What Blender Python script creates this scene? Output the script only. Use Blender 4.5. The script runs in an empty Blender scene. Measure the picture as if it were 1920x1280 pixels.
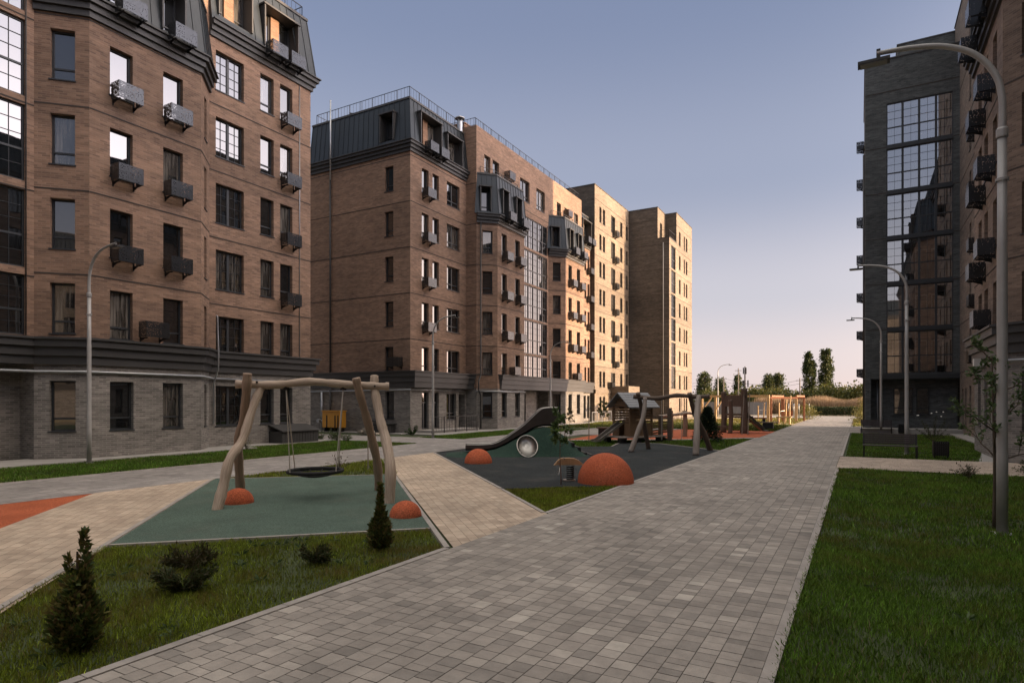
import bpy, math, random
import numpy as np
from mathutils import Vector, Matrix, noise as mnoise
random.seed(11); rng = np.random.default_rng(7)
SC = bpy.context.scene; COL = SC.collection
R = math.radians
ROOTLOC = {}

# ------------------------------------------------------------------ materials
def nodes(m): return m.node_tree.nodes, m.node_tree.links
def mat(name, col, rough=.7, metal=0., spec=.5, ior=1.5, noise=None, bump=None, attr=False, coat=0.):
    """plain principled; noise=(scale,amount[,stretch xyz]); bump=(scale,strength); attr: multiply by face colour"""
    m = bpy.data.materials.new(name); m.use_nodes = True
    N, L = nodes(m); b = N['Principled BSDF']
    b.inputs['Base Color'].default_value = (*col, 1); b.inputs['Roughness'].default_value = rough
    b.inputs['Metallic'].default_value = metal; b.inputs['IOR'].default_value = ior
    b.inputs['Specular IOR Level'].default_value = spec
    tc = N.new('ShaderNodeTexCoord')
    src = None
    if attr:
        a = N.new('ShaderNodeVertexColor'); a.layer_name = 'Col'; src = a.outputs['Color']
    if noise:
        mp = N.new('ShaderNodeMapping'); L.new(tc.outputs['Object'], mp.inputs['Vector'])
        if len(noise) > 2: mp.inputs['Scale'].default_value = noise[2]
        n = N.new('ShaderNodeTexNoise'); n.inputs['Scale'].default_value = noise[0]; n.inputs['Detail'].default_value = 6
        n.inputs['Roughness'].default_value = .65
        L.new(mp.outputs[0], n.inputs['Vector'])
        r = N.new('ShaderNodeMapRange'); r.inputs['From Min'].default_value = .25; r.inputs['From Max'].default_value = .75
        r.inputs['To Min'].default_value = 1 - noise[1]; r.inputs['To Max'].default_value = 1 + noise[1]
        L.new(n.outputs['Fac'], r.inputs['Value'])
        mx = N.new('ShaderNodeVectorMath'); mx.operation = 'SCALE'
        if src: L.new(src, mx.inputs[0])
        else: mx.inputs[0].default_value = col
        L.new(r.outputs[0], mx.inputs['Scale']); src = mx.outputs[0]
    if src: L.new(src, b.inputs['Base Color'])
    if bump:
        n = N.new('ShaderNodeTexNoise'); n.inputs['Scale'].default_value = bump[0]; n.inputs['Detail'].default_value = 4
        L.new(tc.outputs['Object'], n.inputs['Vector'])
        bp = N.new('ShaderNodeBump'); bp.inputs['Strength'].default_value = bump[1]; bp.inputs['Distance'].default_value = .02
        L.new(n.outputs['Fac'], bp.inputs['Height']); L.new(bp.outputs[0], b.inputs['Normal'])
    return m

def brick(name, c1, c2, mortar, w=.26, h=.075, ms=.009, contrast=.25, streak=.3, third=None):
    m = bpy.data.materials.new(name); m.use_nodes = True
    N, L = nodes(m); b = N['Principled BSDF']; b.inputs['Roughness'].default_value = .85
    uv = N.new('ShaderNodeUVMap'); uv.uv_map = 'UVMap'
    t = N.new('ShaderNodeTexBrick'); t.inputs['Scale'].default_value = 1; t.inputs['Brick Width'].default_value = w
    t.inputs['Row Height'].default_value = h; t.inputs['Mortar Size'].default_value = ms; t.inputs['Mortar Smooth'].default_value = .2
    t.inputs['Color1'].default_value = (*c1, 1); t.inputs['Color2'].default_value = (*c2, 1); t.inputs['Mortar'].default_value = (*mortar, 1)
    L.new(uv.outputs[0], t.inputs['Vector'])
    col = t.outputs['Color']
    if third:   # a share of bricks in a third tone: a second brick texture of the same bond picks them
        t2 = N.new('ShaderNodeTexBrick'); t2.inputs['Scale'].default_value = 1; t2.inputs['Brick Width'].default_value = w
        t2.inputs['Row Height'].default_value = h; t2.inputs['Mortar Size'].default_value = 0
        t2.inputs['Color1'].default_value = (0, 0, 0, 1); t2.inputs['Color2'].default_value = (1, 1, 1, 1)
        mp0 = N.new('ShaderNodeMapping'); mp0.inputs['Location'].default_value = (w*8, h*22, 0)
        L.new(uv.outputs[0], mp0.inputs['Vector']); L.new(mp0.outputs[0], t2.inputs['Vector'])
        r2 = N.new('ShaderNodeMapRange'); r2.inputs['From Min'].default_value = .5; r2.inputs['From Max'].default_value = .9
        r2.inputs['To Max'].default_value = .6
        L.new(t2.outputs['Color'], r2.inputs['Value'])
        mx0 = N.new('ShaderNodeMix'); mx0.data_type = 'RGBA'
        L.new(r2.outputs[0], mx0.inputs['Factor']); L.new(col, mx0.inputs['A']); mx0.inputs['B'].default_value = (*third, 1)
        mm = N.new('ShaderNodeMix'); mm.data_type = 'RGBA'
        L.new(t.outputs['Fac'], mm.inputs['Factor']); L.new(mx0.outputs['Result'], mm.inputs['A']); mm.inputs['B'].default_value = (*mortar, 1)
        col = mm.outputs['Result']
    mp = N.new('ShaderNodeMapping'); mp.inputs['Scale'].default_value = (.45, 2.2, 1); L.new(uv.outputs[0], mp.inputs['Vector'])
    n = N.new('ShaderNodeTexNoise'); n.inputs['Scale'].default_value = 1.6; n.inputs['Detail'].default_value = 5; n.inputs['Roughness'].default_value = .7
    L.new(mp.outputs[0], n.inputs['Vector'])
    r = N.new('ShaderNodeMapRange'); r.inputs['From Min'].default_value = .3; r.inputs['From Max'].default_value = .7
    r.inputs['To Min'].default_value = 1 - streak; r.inputs['To Max'].default_value = 1 + streak
    L.new(n.outputs['Fac'], r.inputs['Value'])
    n2 = N.new('ShaderNodeTexNoise'); n2.inputs['Scale'].default_value = .16; n2.inputs['Detail'].default_value = 3; L.new(uv.outputs[0], n2.inputs['Vector'])
    r2 = N.new('ShaderNodeMapRange'); r2.inputs['From Min'].default_value = .3; r2.inputs['From Max'].default_value = .7
    r2.inputs['To Min'].default_value = 1 - contrast; r2.inputs['To Max'].default_value = 1 + contrast
    L.new(n2.outputs['Fac'], r2.inputs['Value'])
    mu = N.new('ShaderNodeMath'); mu.operation = 'MULTIPLY'; L.new(r.outputs[0], mu.inputs[0]); L.new(r2.outputs[0], mu.inputs[1])
    # every storey was laid from another batch of bricks; pale bloom here and there
    sv = N.new('ShaderNodeSeparateXYZ'); L.new(uv.outputs[0], sv.inputs[0]); dv_ = N.new('ShaderNodeMath'); dv_.operation = 'MULTIPLY'; dv_.inputs[1].default_value = 1/2.98; L.new(sv.outputs['Y'], dv_.inputs[0])
    fl_ = N.new('ShaderNodeMath'); fl_.operation = 'FLOOR'; L.new(dv_.outputs[0], fl_.inputs[0]); wn = N.new('ShaderNodeTexWhiteNoise'); wn.noise_dimensions = '1D'; L.new(fl_.outputs[0], wn.inputs['W'])
    r3 = N.new('ShaderNodeMapRange'); r3.inputs['To Min'].default_value = .87; r3.inputs['To Max'].default_value = 1.11; L.new(wn.outputs['Value'], r3.inputs['Value'])
    mu2 = N.new('ShaderNodeMath'); mu2.operation = 'MULTIPLY'; L.new(mu.outputs[0], mu2.inputs[0]); L.new(r3.outputs[0], mu2.inputs[1])
    mx = N.new('ShaderNodeVectorMath'); mx.operation = 'SCALE'; L.new(col, mx.inputs[0]); L.new(mu2.outputs[0], mx.inputs['Scale'])
    mpb = N.new('ShaderNodeMapping'); mpb.inputs['Scale'].default_value = (.9, .22, 1); L.new(uv.outputs[0], mpb.inputs['Vector'])
    nb = N.new('ShaderNodeTexNoise'); nb.inputs['Scale'].default_value = 1.1; nb.inputs['Detail'].default_value = 8; nb.inputs['Roughness'].default_value = .72; L.new(mpb.outputs[0], nb.inputs['Vector'])
    rb = N.new('ShaderNodeMapRange'); rb.inputs['From Min'].default_value = .56; rb.inputs['From Max'].default_value = .82; rb.inputs['To Max'].default_value = .3; L.new(nb.outputs['Fac'], rb.inputs['Value'])
    bl = N.new('ShaderNodeMix'); bl.data_type = 'RGBA'; L.new(rb.outputs[0], bl.inputs['Factor']); L.new(mx.outputs[0], bl.inputs['A']); bl.inputs['B'].default_value = (*[min(1, q*1.35+.03) for q in mortar], 1)
    L.new(bl.outputs['Result'], b.inputs['Base Color'])
    bp = N.new('ShaderNodeBump'); bp.inputs['Strength'].default_value = .5; bp.inputs['Distance'].default_value = .01; bp.invert = True
    L.new(t.outputs['Fac'], bp.inputs['Height']); L.new(bp.outputs[0], b.inputs['Normal'])
    return m

def glass(name, base, ior, wav=.02, curtain=False):
    m = bpy.data.materials.new(name); m.use_nodes = True
    N, L = nodes(m); b = N['Principled BSDF']
    b.inputs['Base Color'].default_value = (*base, 1); b.inputs['Roughness'].default_value = .015; b.inputs['IOR'].default_value = ior
    tc = N.new('ShaderNodeTexCoord')
    n = N.new('ShaderNodeTexNoise'); n.inputs['Scale'].default_value = .7; n.inputs['Detail'].default_value = 1
    L.new(tc.outputs['Object'], n.inputs['Vector'])
    bp = N.new('ShaderNodeBump'); bp.inputs['Strength'].default_value = wav; bp.inputs['Distance'].default_value = .2
    L.new(n.outputs['Fac'], bp.inputs['Height']); L.new(bp.outputs[0], b.inputs['Normal'])
    if curtain:
        mp = N.new('ShaderNodeMapping'); mp.inputs['Scale'].default_value = (9, 1, .5); L.new(tc.outputs['Object'], mp.inputs['Vector'])
        w = N.new('ShaderNodeTexNoise'); w.inputs['Scale'].default_value = 1.3; w.inputs['Detail'].default_value = 3; L.new(mp.outputs[0], w.inputs['Vector'])
        r = N.new('ShaderNodeValToRGB'); r.color_ramp.elements[0].position = .38; r.color_ramp.elements[1].position = .68
        r.color_ramp.elements[0].color = (*base, 1); r.color_ramp.elements[1].color = tuple(curtain) + (1,)
        L.new(w.outputs['Fac'], r.inputs['Fac']); L.new(r.outputs['Color'], b.inputs['Base Color'])
    return m

def clear_glass(name, ior=1.9):
    m = bpy.data.materials.new(name); m.use_nodes = True
    N, L = nodes(m); N.remove(N['Principled BSDF']); out = N['Material Output']
    f = N.new('ShaderNodeFresnel'); f.inputs['IOR'].default_value = ior
    tr = N.new('ShaderNodeBsdfTransparent'); tr.inputs['Color'].default_value = (.72, .76, .76, 1)
    g = N.new('ShaderNodeBsdfGlossy'); g.inputs['Roughness'].default_value = .015
    mx = N.new('ShaderNodeMixShader'); L.new(f.outputs[0], mx.inputs['Fac']); L.new(tr.outputs[0], mx.inputs[1]); L.new(g.outputs[0], mx.inputs[2])
    L.new(mx.outputs[0], out.inputs['Surface'])
    return m

def perforated(name, col):
    m = bpy.data.materials.new(name); m.use_nodes = True
    N, L = nodes(m); b = N['Principled BSDF']; out = N['Material Output']
    b.inputs['Base Color'].default_value = (*col, 1); b.inputs['Roughness'].default_value = .28; b.inputs['Metallic'].default_value = .75
    tc = N.new('ShaderNodeTexCoord'); mp = N.new('ShaderNodeMapping'); mp.inputs['Scale'].default_value = (24, 24, 15)
    mp.inputs['Rotation'].default_value = (0, .7, .4)
    L.new(tc.outputs['Object'], mp.inputs['Vector'])
    v = N.new('ShaderNodeTexVoronoi'); v.inputs['Scale'].default_value = 1; L.new(mp.outputs[0], v.inputs['Vector'])
    lt = N.new('ShaderNodeMath'); lt.operation = 'LESS_THAN'; lt.inputs[1].default_value = .3; L.new(v.outputs['Distance'], lt.inputs[0])
    tr = N.new('ShaderNodeBsdfTransparent'); mx = N.new('ShaderNodeMixShader')
    L.new(lt.outputs[0], mx.inputs['Fac']); L.new(b.outputs[0], mx.inputs[1]); L.new(tr.outputs[0], mx.inputs[2])
    L.new(mx.outputs[0], out.inputs['Surface'])
    return m

def leafmat(name, trans=.3, rough=.6):
    m = bpy.data.materials.new(name); m.use_nodes = True
    N, L = nodes(m); b = N['Principled BSDF']; out = N['Material Output']
    b.inputs['Roughness'].default_value = rough; b.inputs['Specular IOR Level'].default_value = .25
    a = N.new('ShaderNodeVertexColor'); a.layer_name = 'Col'; L.new(a.outputs['Color'], b.inputs['Base Color'])
    t = N.new('ShaderNodeBsdfTranslucent'); L.new(a.outputs['Color'], t.inputs['Color'])
    mx = N.new('ShaderNodeMixShader'); mx.inputs['Fac'].default_value = trans
    L.new(b.outputs[0], mx.inputs[1]); L.new(t.outputs[0], mx.inputs[2]); L.new(mx.outputs[0], out.inputs['Surface'])
    return m

def woodmat(name, c1, c2, rough=.75):
    m = bpy.data.materials.new(name); m.use_nodes = True
    N, L = nodes(m); b = N['Principled BSDF']; b.inputs['Roughness'].default_value = rough
    uv = N.new('ShaderNodeUVMap'); uv.uv_map = 'UVMap'
    mp = N.new('ShaderNodeMapping'); mp.inputs['Scale'].default_value = (14, 1.1, 1); L.new(uv.outputs[0], mp.inputs['Vector'])
    n = N.new('ShaderNodeTexNoise'); n.inputs['Scale'].default_value = 2; n.inputs['Detail'].default_value = 7; n.inputs['Roughness'].default_value = .7
    n.inputs['Distortion'].default_value = .6
    L.new(mp.outputs[0], n.inputs['Vector'])
    r = N.new('ShaderNodeValToRGB'); r.color_ramp.elements[0].position = .3; r.color_ramp.elements[1].position = .72
    r.color_ramp.elements[0].color = (*c2, 1); r.color_ramp.elements[1].color = (*c1, 1)
    L.new(n.outputs['Fac'], r.inputs['Fac']); L.new(r.outputs['Color'], b.inputs['Base Color'])
    bp = N.new('ShaderNodeBump'); bp.inputs['Strength'].default_value = .4; bp.inputs['Distance'].default_value = .01
    L.new(n.outputs['Fac'], bp.inputs['Height']); L.new(bp.outputs[0], b.inputs['Normal'])
    return m

# ------------------------------------------------------------------ mesh builder
class MB:
    def __init__(s): s.v = []; s.f = []; s.uv = []; s.c = []; s.mi = set()
    def face(s, pts, uv=None, c=None):
        i = len(s.v); s.v += [tuple(p) for p in pts]; s.f.append(tuple(range(i, i+len(pts))))
        s.uv.append(uv or [(p[0]+p[1], p[2]) for p in pts]); s.c.append(c)
    def box(s, x0, x1, y0, y1, z0, z1, M=None, c=None):
        P = [Vector((x, y, z)) for z in (z0, z1) for y in (y0, y1) for x in (x0, x1)]
        if M is not None: P = [M @ p for p in P]
        for q in ((0,1,5,4), (1,3,7,5), (3,2,6,7), (2,0,4,6), (4,5,7,6), (2,3,1,0)):
            pts = [P[k] for k in q]; a = (pts[1]-pts[0]).length; b = (pts[2]-pts[1]).length
            s.face(pts, [(0, 0), (a, 0), (a, b), (0, b)], c)
    def bar(s, p0, p1, w, h=None, c=None, up=(0, 0, 1)):
        p0 = Vector(p0); p1 = Vector(p1); d = p1-p0; Ln = d.length; d.normalize(); h = h or w
        upv = Vector(up)
        if abs(d.dot(upv)) > .98: upv = Vector((1, 0, 0)) if abs(d.x) < .9 else Vector((0, 1, 0))
        x = d.cross(upv).normalized(); y = x.cross(d)
        M = Matrix((( x.x, d.x, y.x, p0.x), (x.y, d.y, y.y, p0.y), (x.z, d.z, y.z, p0.z), (0, 0, 0, 1)))
        s.box(-w/2, w/2, 0, Ln, -h/2, h/2, M, c)
    def tube(s, pts, rad, n=8, cap=True, c=None):
        pts = [Vector(p) for p in pts]
        if not hasattr(rad, '__len__'): rad = [rad]*len(pts)
        rings = []; ln = 0; x = None; us = []
        for i, p in enumerate(pts):
            d = (pts[min(i+1, len(pts)-1)] - pts[max(i-1, 0)]).normalized()
            if x is None:
                a = Vector((0, 0, 1)) if abs(d.z) < .9 else Vector((1, 0, 0)); x = d.cross(a).normalized()
            else: x = (x - d*x.dot(d)).normalized()
            y = d.cross(x)
            rings.append([p + (x*math.cos(2*math.pi*k/n) + y*math.sin(2*math.pi*k/n))*rad[i] for k in range(n)])
            if i: ln += (p-pts[i-1]).length
            us.append(ln)
        b = len(s.v)
        for r in rings: s.v += [tuple(p) for p in r]
        for i in range(len(pts)-1):
            for k in range(n):
                k2 = (k+1) % n
                s.f.append((b+i*n+k, b+i*n+k2, b+(i+1)*n+k2, b+(i+1)*n+k))
                u0, u1 = k/n, (k+1)/n
                s.uv.append([(u0, us[i]), (u1, us[i]), (u1, us[i+1]), (u0, us[i+1])]); s.c.append(c)
        if cap:
            for q, o in ((0, -1), (len(pts)-1, 1)):
                s.f.append(tuple(b+q*n+k for k in (range(n) if o > 0 else reversed(range(n)))))
                s.uv.append([(.1*math.cos(k), us[q]+.05*math.sin(k)) for k in range(n)]); s.c.append(c)
    def lathe(s, prof, n=24, at=(0, 0, 0), c=None, sq=(1, 1)):
        b = len(s.v)
        for r, z in prof:
            for k in range(n):
                a = 2*math.pi*k/n; s.v.append((at[0]+r*sq[0]*math.cos(a), at[1]+r*sq[1]*math.sin(a), at[2]+z))
        for i in range(len(prof)-1):
            for k in range(n):
                k2 = (k+1) % n; s.f.append((b+i*n+k, b+i*n+k2, b+(i+1)*n+k2, b+(i+1)*n+k))
                s.uv.append([(k/n, prof[i][1]), ((k+1)/n, prof[i][1]), ((k+1)/n, prof[i+1][1]), (k/n, prof[i+1][1])]); s.c.append(c)
    def prism(s, poly, z0, z1, c=None):
        n = len(poly)
        for i in range(n):
            a, b2 = poly[i], poly[(i+1) % n]; Ln = math.dist(a, b2)
            s.face([(*a, z0), (*b2, z0), (*b2, z1), (*a, z1)], [(0, z0), (Ln, z0), (Ln, z1), (0, z1)], c)
        s.face([(*p, z1) for p in poly], None, c); s.face([(*p, z0) for p in reversed(poly)], None, c)
    def mesh(s, name, off=(0, 0, 0), smooth=False):
        me = bpy.data.meshes.new(name)
        o = Vector(off)
        me.from_pydata([tuple(Vector(v)-o) for v in s.v], [], s.f)
        uv = me.uv_layers.new(name='UVMap')
        flat = [x for f in s.uv for p in f for x in p[:2]]
        uv.data.foreach_set('uv', flat)
        if any(c is not None for c in s.c):
            ca = me.color_attributes.new('Col', 'FLOAT_COLOR', 'CORNER')
            fl = []
            for f, c in zip(s.f, s.c): fl += list((*(c or (.5, .5, .5)), 1))*len(f)
            ca.data.foreach_set('color', fl)
        if smooth: me.polygons.foreach_set('use_smooth', [True]*len(me.polygons))
        me.update(); return me
    def build(s, name, m, parent=None, smooth=False, loc=None):
        r = parent
        while r is not None and r.parent is not None: r = r.parent
        off = ROOTLOC.get(r.name, (0, 0, 0)) if r else (loc or (0, 0, 0))
        me = s.mesh(name, off, smooth); me.materials.append(m)
        if s.mi:
            me.materials.append(M['course'])
            for i in s.mi: me.polygons[i].material_index = 1
        ob = bpy.data.objects.new(name, me); COL.objects.link(ob)
        if r is not None: ob.parent = parent
        else: ob.location = off
        if smooth == 'auto': pass
        return ob

def npmesh(name, V, nper, m, C=None, smooth=False, off=(0, 0, 0), parent=None):
    """V (F, nper, 3) separate polygons; C (F,3)"""
    F = len(V); me = bpy.data.meshes.new(name)
    me.vertices.add(F*nper); me.vertices.foreach_set('co', (V-np.array(off)).reshape(-1).astype(np.float32))
    me.loops.add(F*nper); me.loops.foreach_set('vertex_index', np.arange(F*nper, dtype=np.int32))
    me.polygons.add(F); me.polygons.foreach_set('loop_start', np.arange(0, F*nper, nper, dtype=np.int32))
    me.update(calc_edges=True); me.validate()
    if C is not None:
        ca = me.color_attributes.new('Col', 'FLOAT_COLOR', 'CORNER')
        cc = np.ones((F, nper, 4), np.float32); cc[:, :, :3] = C[:, None, :]
        ca.data.foreach_set('color', cc.reshape(-1))
    me.materials.append(m)
    ob = bpy.data.objects.new(name, me); COL.objects.link(ob)
    if parent is not None: ob.parent = parent
    else: ob.location = off
    return ob

def tag(o, label, cat, group=None):
    o['label'] = label; o['category'] = cat
    if group: o['group'] = group
    return o
def root(name, label, cat, loc, group=None):
    o = bpy.data.objects.new(name, None); COL.objects.link(o); o.location = loc; o.empty_display_size = .2
    ROOTLOC[o.name] = tuple(loc); return tag(o, label, cat, group)
def struct(o): o['kind'] = 'structure'; return o
def stuff(o): o['kind'] = 'stuff'; return o
def copy_tree(o, parent=None):
    c = o.copy(); COL.objects.link(c)
    if parent is not None: c.parent = parent
    for ch in list(o.children): copy_tree(ch, c)
    return c
def inpoly(P, poly):
    x, y = P[:, 0], P[:, 1]; r = np.zeros(len(P), bool); n = len(poly)
    for i in range(n):
        x1, y1 = poly[i]; x2, y2 = poly[(i+1) % n]
        if y1 == y2: continue
        k = ((y1 > y) != (y2 > y)) & (x < (x2-x1)*(y-y1)/(y2-y1)+x1); r ^= k
    return r
def clip(poly, conv):
    """clip polygon by convex CCW polygon"""
    out = poly
    for i in range(len(conv)):
        a = conv[i]; b = conv[(i+1) % len(conv)]; inp = out; out = []
        if not inp: break
        def side(p): return (b[0]-a[0])*(p[1]-a[1])-(b[1]-a[1])*(p[0]-a[0])
        for j in range(len(inp)):
            p, q = inp[j], inp[(j+1) % len(inp)]; sp, sq = side(p), side(q)
            if sp >= 0: out.append(p)
            if (sp >= 0) != (sq >= 0):
                t = sp/(sp-sq); out.append((p[0]+(q[0]-p[0])*t, p[1]+(q[1]-p[1])*t))
    return out
def ccw(poly):
    a = sum(poly[i][0]*poly[(i+1) % len(poly)][1]-poly[(i+1) % len(poly)][0]*poly[i][1] for i in range(len(poly)))
    return poly if a > 0 else poly[::-1]

# ------------------------------------------------------------------ wall helpers
def offs(pts, ds, closed=True):
    """offset each edge i outward (right of direction) by ds[i]; returns moved vertices"""
    n = len(pts); out = []
    if not hasattr(ds, '__len__'): ds = [ds]*n
    def line(i):
        a = Vector(pts[i]); b = Vector(pts[(i+1) % n]); d = (b-a).normalized(); nn = Vector((d.y, -d.x)); return a+nn*ds[i], d
    for i in range(n):
        if not closed and i == 0: out.append(tuple(line(0)[0])); continue
        if not closed and i == n-1:
            a, d = line(n-2); out.append(tuple(a + d*(Vector(pts[n-1])-Vector(pts[n-2])).length)); continue
        a, d = line((i-1) % n); b, e = line(i)
        cr = d.x*e.y-d.y*e.x
        if abs(cr) < 1e-6: out.append(tuple(b)); continue
        t = ((b.x-a.x)*e.y-(b.y-a.y)*e.x)/cr; out.append(tuple(a+d*t))
    return out
def band(mb, pts, d0, d1, z0, z1, closed=False):
    A = offs(pts, d0, closed); B = offs(pts, d1, closed); n = len(pts)
    for i in range(n if closed else n-1):
        j = (i+1) % n; a, b, c, d = A[i], A[j], B[i], B[j]; Ln = math.dist(c, d)
        mb.face([(*c, z0), (*d, z0), (*d, z1), (*c, z1)], [(0, z0), (Ln, z0), (Ln, z1), (0, z1)])
        mb.face([(*c, z1), (*d, z1), (*b, z1), (*a, z1)]); mb.face([(*a, z0), (*b, z0), (*d, z0), (*c, z0)])
    if not closed:
        for i in (0, n-1):
            q = [(*A[i], z0), (*B[i], z0), (*B[i], z1), (*A[i], z1)]; mb.face(q if i else q[::-1])
def wallseg(mb, A, B, z0, z1, wins=(), d=.16, u0=0.):
    A = Vector(A); B = Vector(B); L = (B-A).length; t = (B-A)/L; nin = Vector((-t.y, t.x))
    def P(s, z, y=0): p = A+t*s+nin*y; return (p.x, p.y, z)
    xs = sorted({0, L, *[w[0] for w in wins], *[w[1] for w in wins]})
    zs = sorted({z0, z1, *[w[2] for w in wins], *[w[3] for w in wins]})
    zs = [z for z in zs if z0 <= z <= z1]
    for i in range(len(xs)-1):
        j = 0
        while j < len(zs)-1:
            xm = (xs[i]+xs[i+1])/2
            hole = lambda j: any(w[0] < xm < w[1] and w[2] < (zs[j]+zs[j+1])/2 < w[3] for w in wins)
            if hole(j): j += 1; continue
            k = j
            while k+1 < len(zs)-1 and not hole(k+1): k += 1
            a, b, c, e = xs[i], xs[i+1], zs[j], zs[k+1]
            mb.face([P(a, c), P(b, c), P(b, e), P(a, e)], [(u0+a, c), (u0+b, c), (u0+b, e), (u0+a, e)]); j = k+1
    for w in wins:
        a, b, c, e = w[:4]; dd = w[5] if len(w) > 5 else d; g = dd+.1
        mb.face([P(a, c), P(a, c, g), P(a, e, g), P(a, e)][::-1], [(u0+a, c), (u0+a+g, c), (u0+a+g, e), (u0+a, e)][::-1])
        mb.face([P(b, c), P(b, c, g), P(b, e, g), P(b, e)], [(u0+b, c), (u0+b+g, c), (u0+b+g, e), (u0+b, e)])
        mb.face([P(a, c), P(b, c), P(b, c, g), P(a, c, g)]); mb.face([P(a, e), P(b, e), P(b, e, g), P(a, e, g)][::-1])
WCACHE = {}
def win_meshes(w, h, kind):
    k = (round(w, 2), round(h, 2), kind)
    if k in WCACHE: return WCACHE[k]
    f = MB(); p = MB(); fw = .065; D = .08
    def vbar(x, z0, z1, wd=fw, y0=0, y1=D): f.box(x-wd/2, x+wd/2, y0, y1, z0, z1)
    def hbar(z, x0, x1, wd=fw, y0=0, y1=D): f.box(x0, x1, y0, y1, z-wd/2, z+wd/2)
    f.box(0, fw, 0, D, 0, h); f.box(w-fw, w, 0, D, 0, h); f.box(fw, w-fw, 0, D, 0, fw); f.box(fw, w-fw, 0, D, h-fw, h)
    if kind == 'n': hbar(h*.25, fw, w-fw)
    if kind == 'b': hbar(h*.25, fw, w-fw); f.box(w*.42, w*.47, .0, .03, h*.05, h*.2)
    if kind == 'd': hbar(h*.72, fw, w-fw, .09); vbar(w/2, fw, h*.72-.045, .1)
    if kind == 'w':
        vbar(w/2, fw, h-fw, .12)
        for x in (w*.25, w*.75): vbar(x, fw, h-fw, .014, .012, .03)
        for z in (h*.26, h*.5, h*.75):
            f.box(fw, w/2-.06, .012, .03, z-.007, z+.007); f.box(w/2+.06, w-fw, .012, .03, z-.007, z+.007)
    if kind == 't':      # triple: casement, fixed, with a low transom
        vbar(w*.5, fw, h-fw, .1); f.box(fw, w*.5-.05, 0, D, h*.25-.03, h*.25+.03); f.box(w*.5+.05, w-fw, 0, D, h*.25-.03, h*.25+.03)
    if kind in 'gG':     # glazed loggia: columns, mid rail and a thin grid
        nc = max(1, round(w/.95)); cw = w/nc
        for i in range(1, nc): vbar(cw*i, fw, h-fw, .13 if kind == 'G' else .08, -.01, D)
        for i in range(nc):
            x0 = cw*i+.065; x1 = cw*(i+1)-.065
            f.box(x0, x1, 0, D, h*.42-.035, h*.42+.035)
            vx = (x0+x1)/2; f.box(vx-.007, vx+.007, .012, .03, fw, h*.42-.035); f.box(vx-.007, vx+.007, .012, .03, h*.42+.035, h-fw)
            for z in (h*.22, h*.62, h*.8): f.box(x0, x1, .012, .03, z-.007, z+.007)
    if kind not in 'gGd': f.box(-.04, w+.04, -.21, -.001, -.03, .01)
    p.face([(fw/2, .04, fw/2), (w-fw/2, .04, fw/2), (w-fw/2, .04, h-fw/2), (fw/2, .04, h-fw/2)])
    WCACHE[k] = (f.mesh('window'), p.mesh('pane')); return WCACHE[k]
def put_window(bld, A, t, s, z, w, h, kind, rec, fm, pm, name='window'):
    """window with its left bottom corner at s along the wall that starts at A, direction t"""
    A = Vector(A); nin = Vector((-t.y, t.x)); p = A+t*s+nin*rec; rl = ROOTLOC[bld.name]
    fme, pme = win_meshes(w, h, kind)
    o = bpy.data.objects.new(name, fme); q = bpy.data.objects.new('pane', pme)
    if not fme.materials: fme.materials.append(fm)
    if not pme.materials: pme.materials.append(pm)
    for x in (o, q): COL.objects.link(x)
    o.parent = bld; o.location = (p.x-rl[0], p.y-rl[1], z-rl[2]); o.rotation_euler = (0, 0, math.atan2(t.y, t.x)); q.parent = o
    q.material_slots[0].link = 'OBJECT'; q.material_slots[0].material = pm
    return o
# ------------------------------------------------------------------ shared building materials
M = {}
M['brick_brown'] = brick('brown_brick', (.27, .172, .118), (.205, .124, .082), (.24, .165, .12), third=(.115, .073, .053), streak=.26, contrast=.2)
M['brick_grey'] = brick('grey_brick', (.22, .205, .188), (.14, .131, .12), (.25, .235, .215), third=(.08, .075, .07), contrast=.15)
M['brick_tan'] = brick('tan_brick', (.215, .17, .122), (.165, .13, .094), (.19, .154, .114), third=(.115, .092, .07), contrast=.18)
M['brick_dark'] = brick('charcoal_brick', (.098, .107, .108), (.06, .068, .069), (.088, .096, .097), third=(.034, .039, .041), contrast=.18)
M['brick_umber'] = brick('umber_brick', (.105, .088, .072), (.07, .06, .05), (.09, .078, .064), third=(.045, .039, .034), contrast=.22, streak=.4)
M['brick_mid'] = brick('muted_brown_brick', (.215, .152, .115), (.16, .11, .08), (.19, .142, .11), third=(.095, .068, .052), contrast=.2)
M['brick_taupe'] = brick('taupe_brick', (.21, .17, .14), (.15, .12, .098), (.17, .14, .115), third=(.1, .08, .066), contrast=.15)
M['roof_metal'] = mat('anthracite_roof_metal', (.026, .033, .038), .4, .4, noise=(.6, .25))
M['trim'] = mat('charcoal_trim', (.042, .042, .042), .55, .1, noise=(.8, .2))
M['frame'] = mat('anthracite_frame', (.025, .029, .033), .45, .0)
M['steel'] = mat('galvanised_steel', (.38, .4, .42), .4, .7, noise=(3, .15))
M['black_metal'] = mat('black_metal', (.012, .012, .013), .45, .3)
M['basket'] = perforated('perforated_grey_metal', (.058, .061, .065))
M['glass_a'] = glass('window_glass', (.008, .009, .01), 2.3)
M['glass_b'] = glass('window_glass_blind', (.03, .028, .025), 2.2, curtain=(.2, .185, .165))
M['glass_c'] = glass('window_glass_curtain', (.012, .012, .012), 2.3, curtain=(.13, .12, .105))
M['clear'] = clear_glass('loggia_glass', 8.0)
M['plaster'] = mat('grey_plaster', (.3, .29, .27), .9, noise=(1.2, .15))
M['inner_brown'] = mat('loggia_back_wall', (.2, .13, .09), .85, noise=(2, .3))
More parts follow.
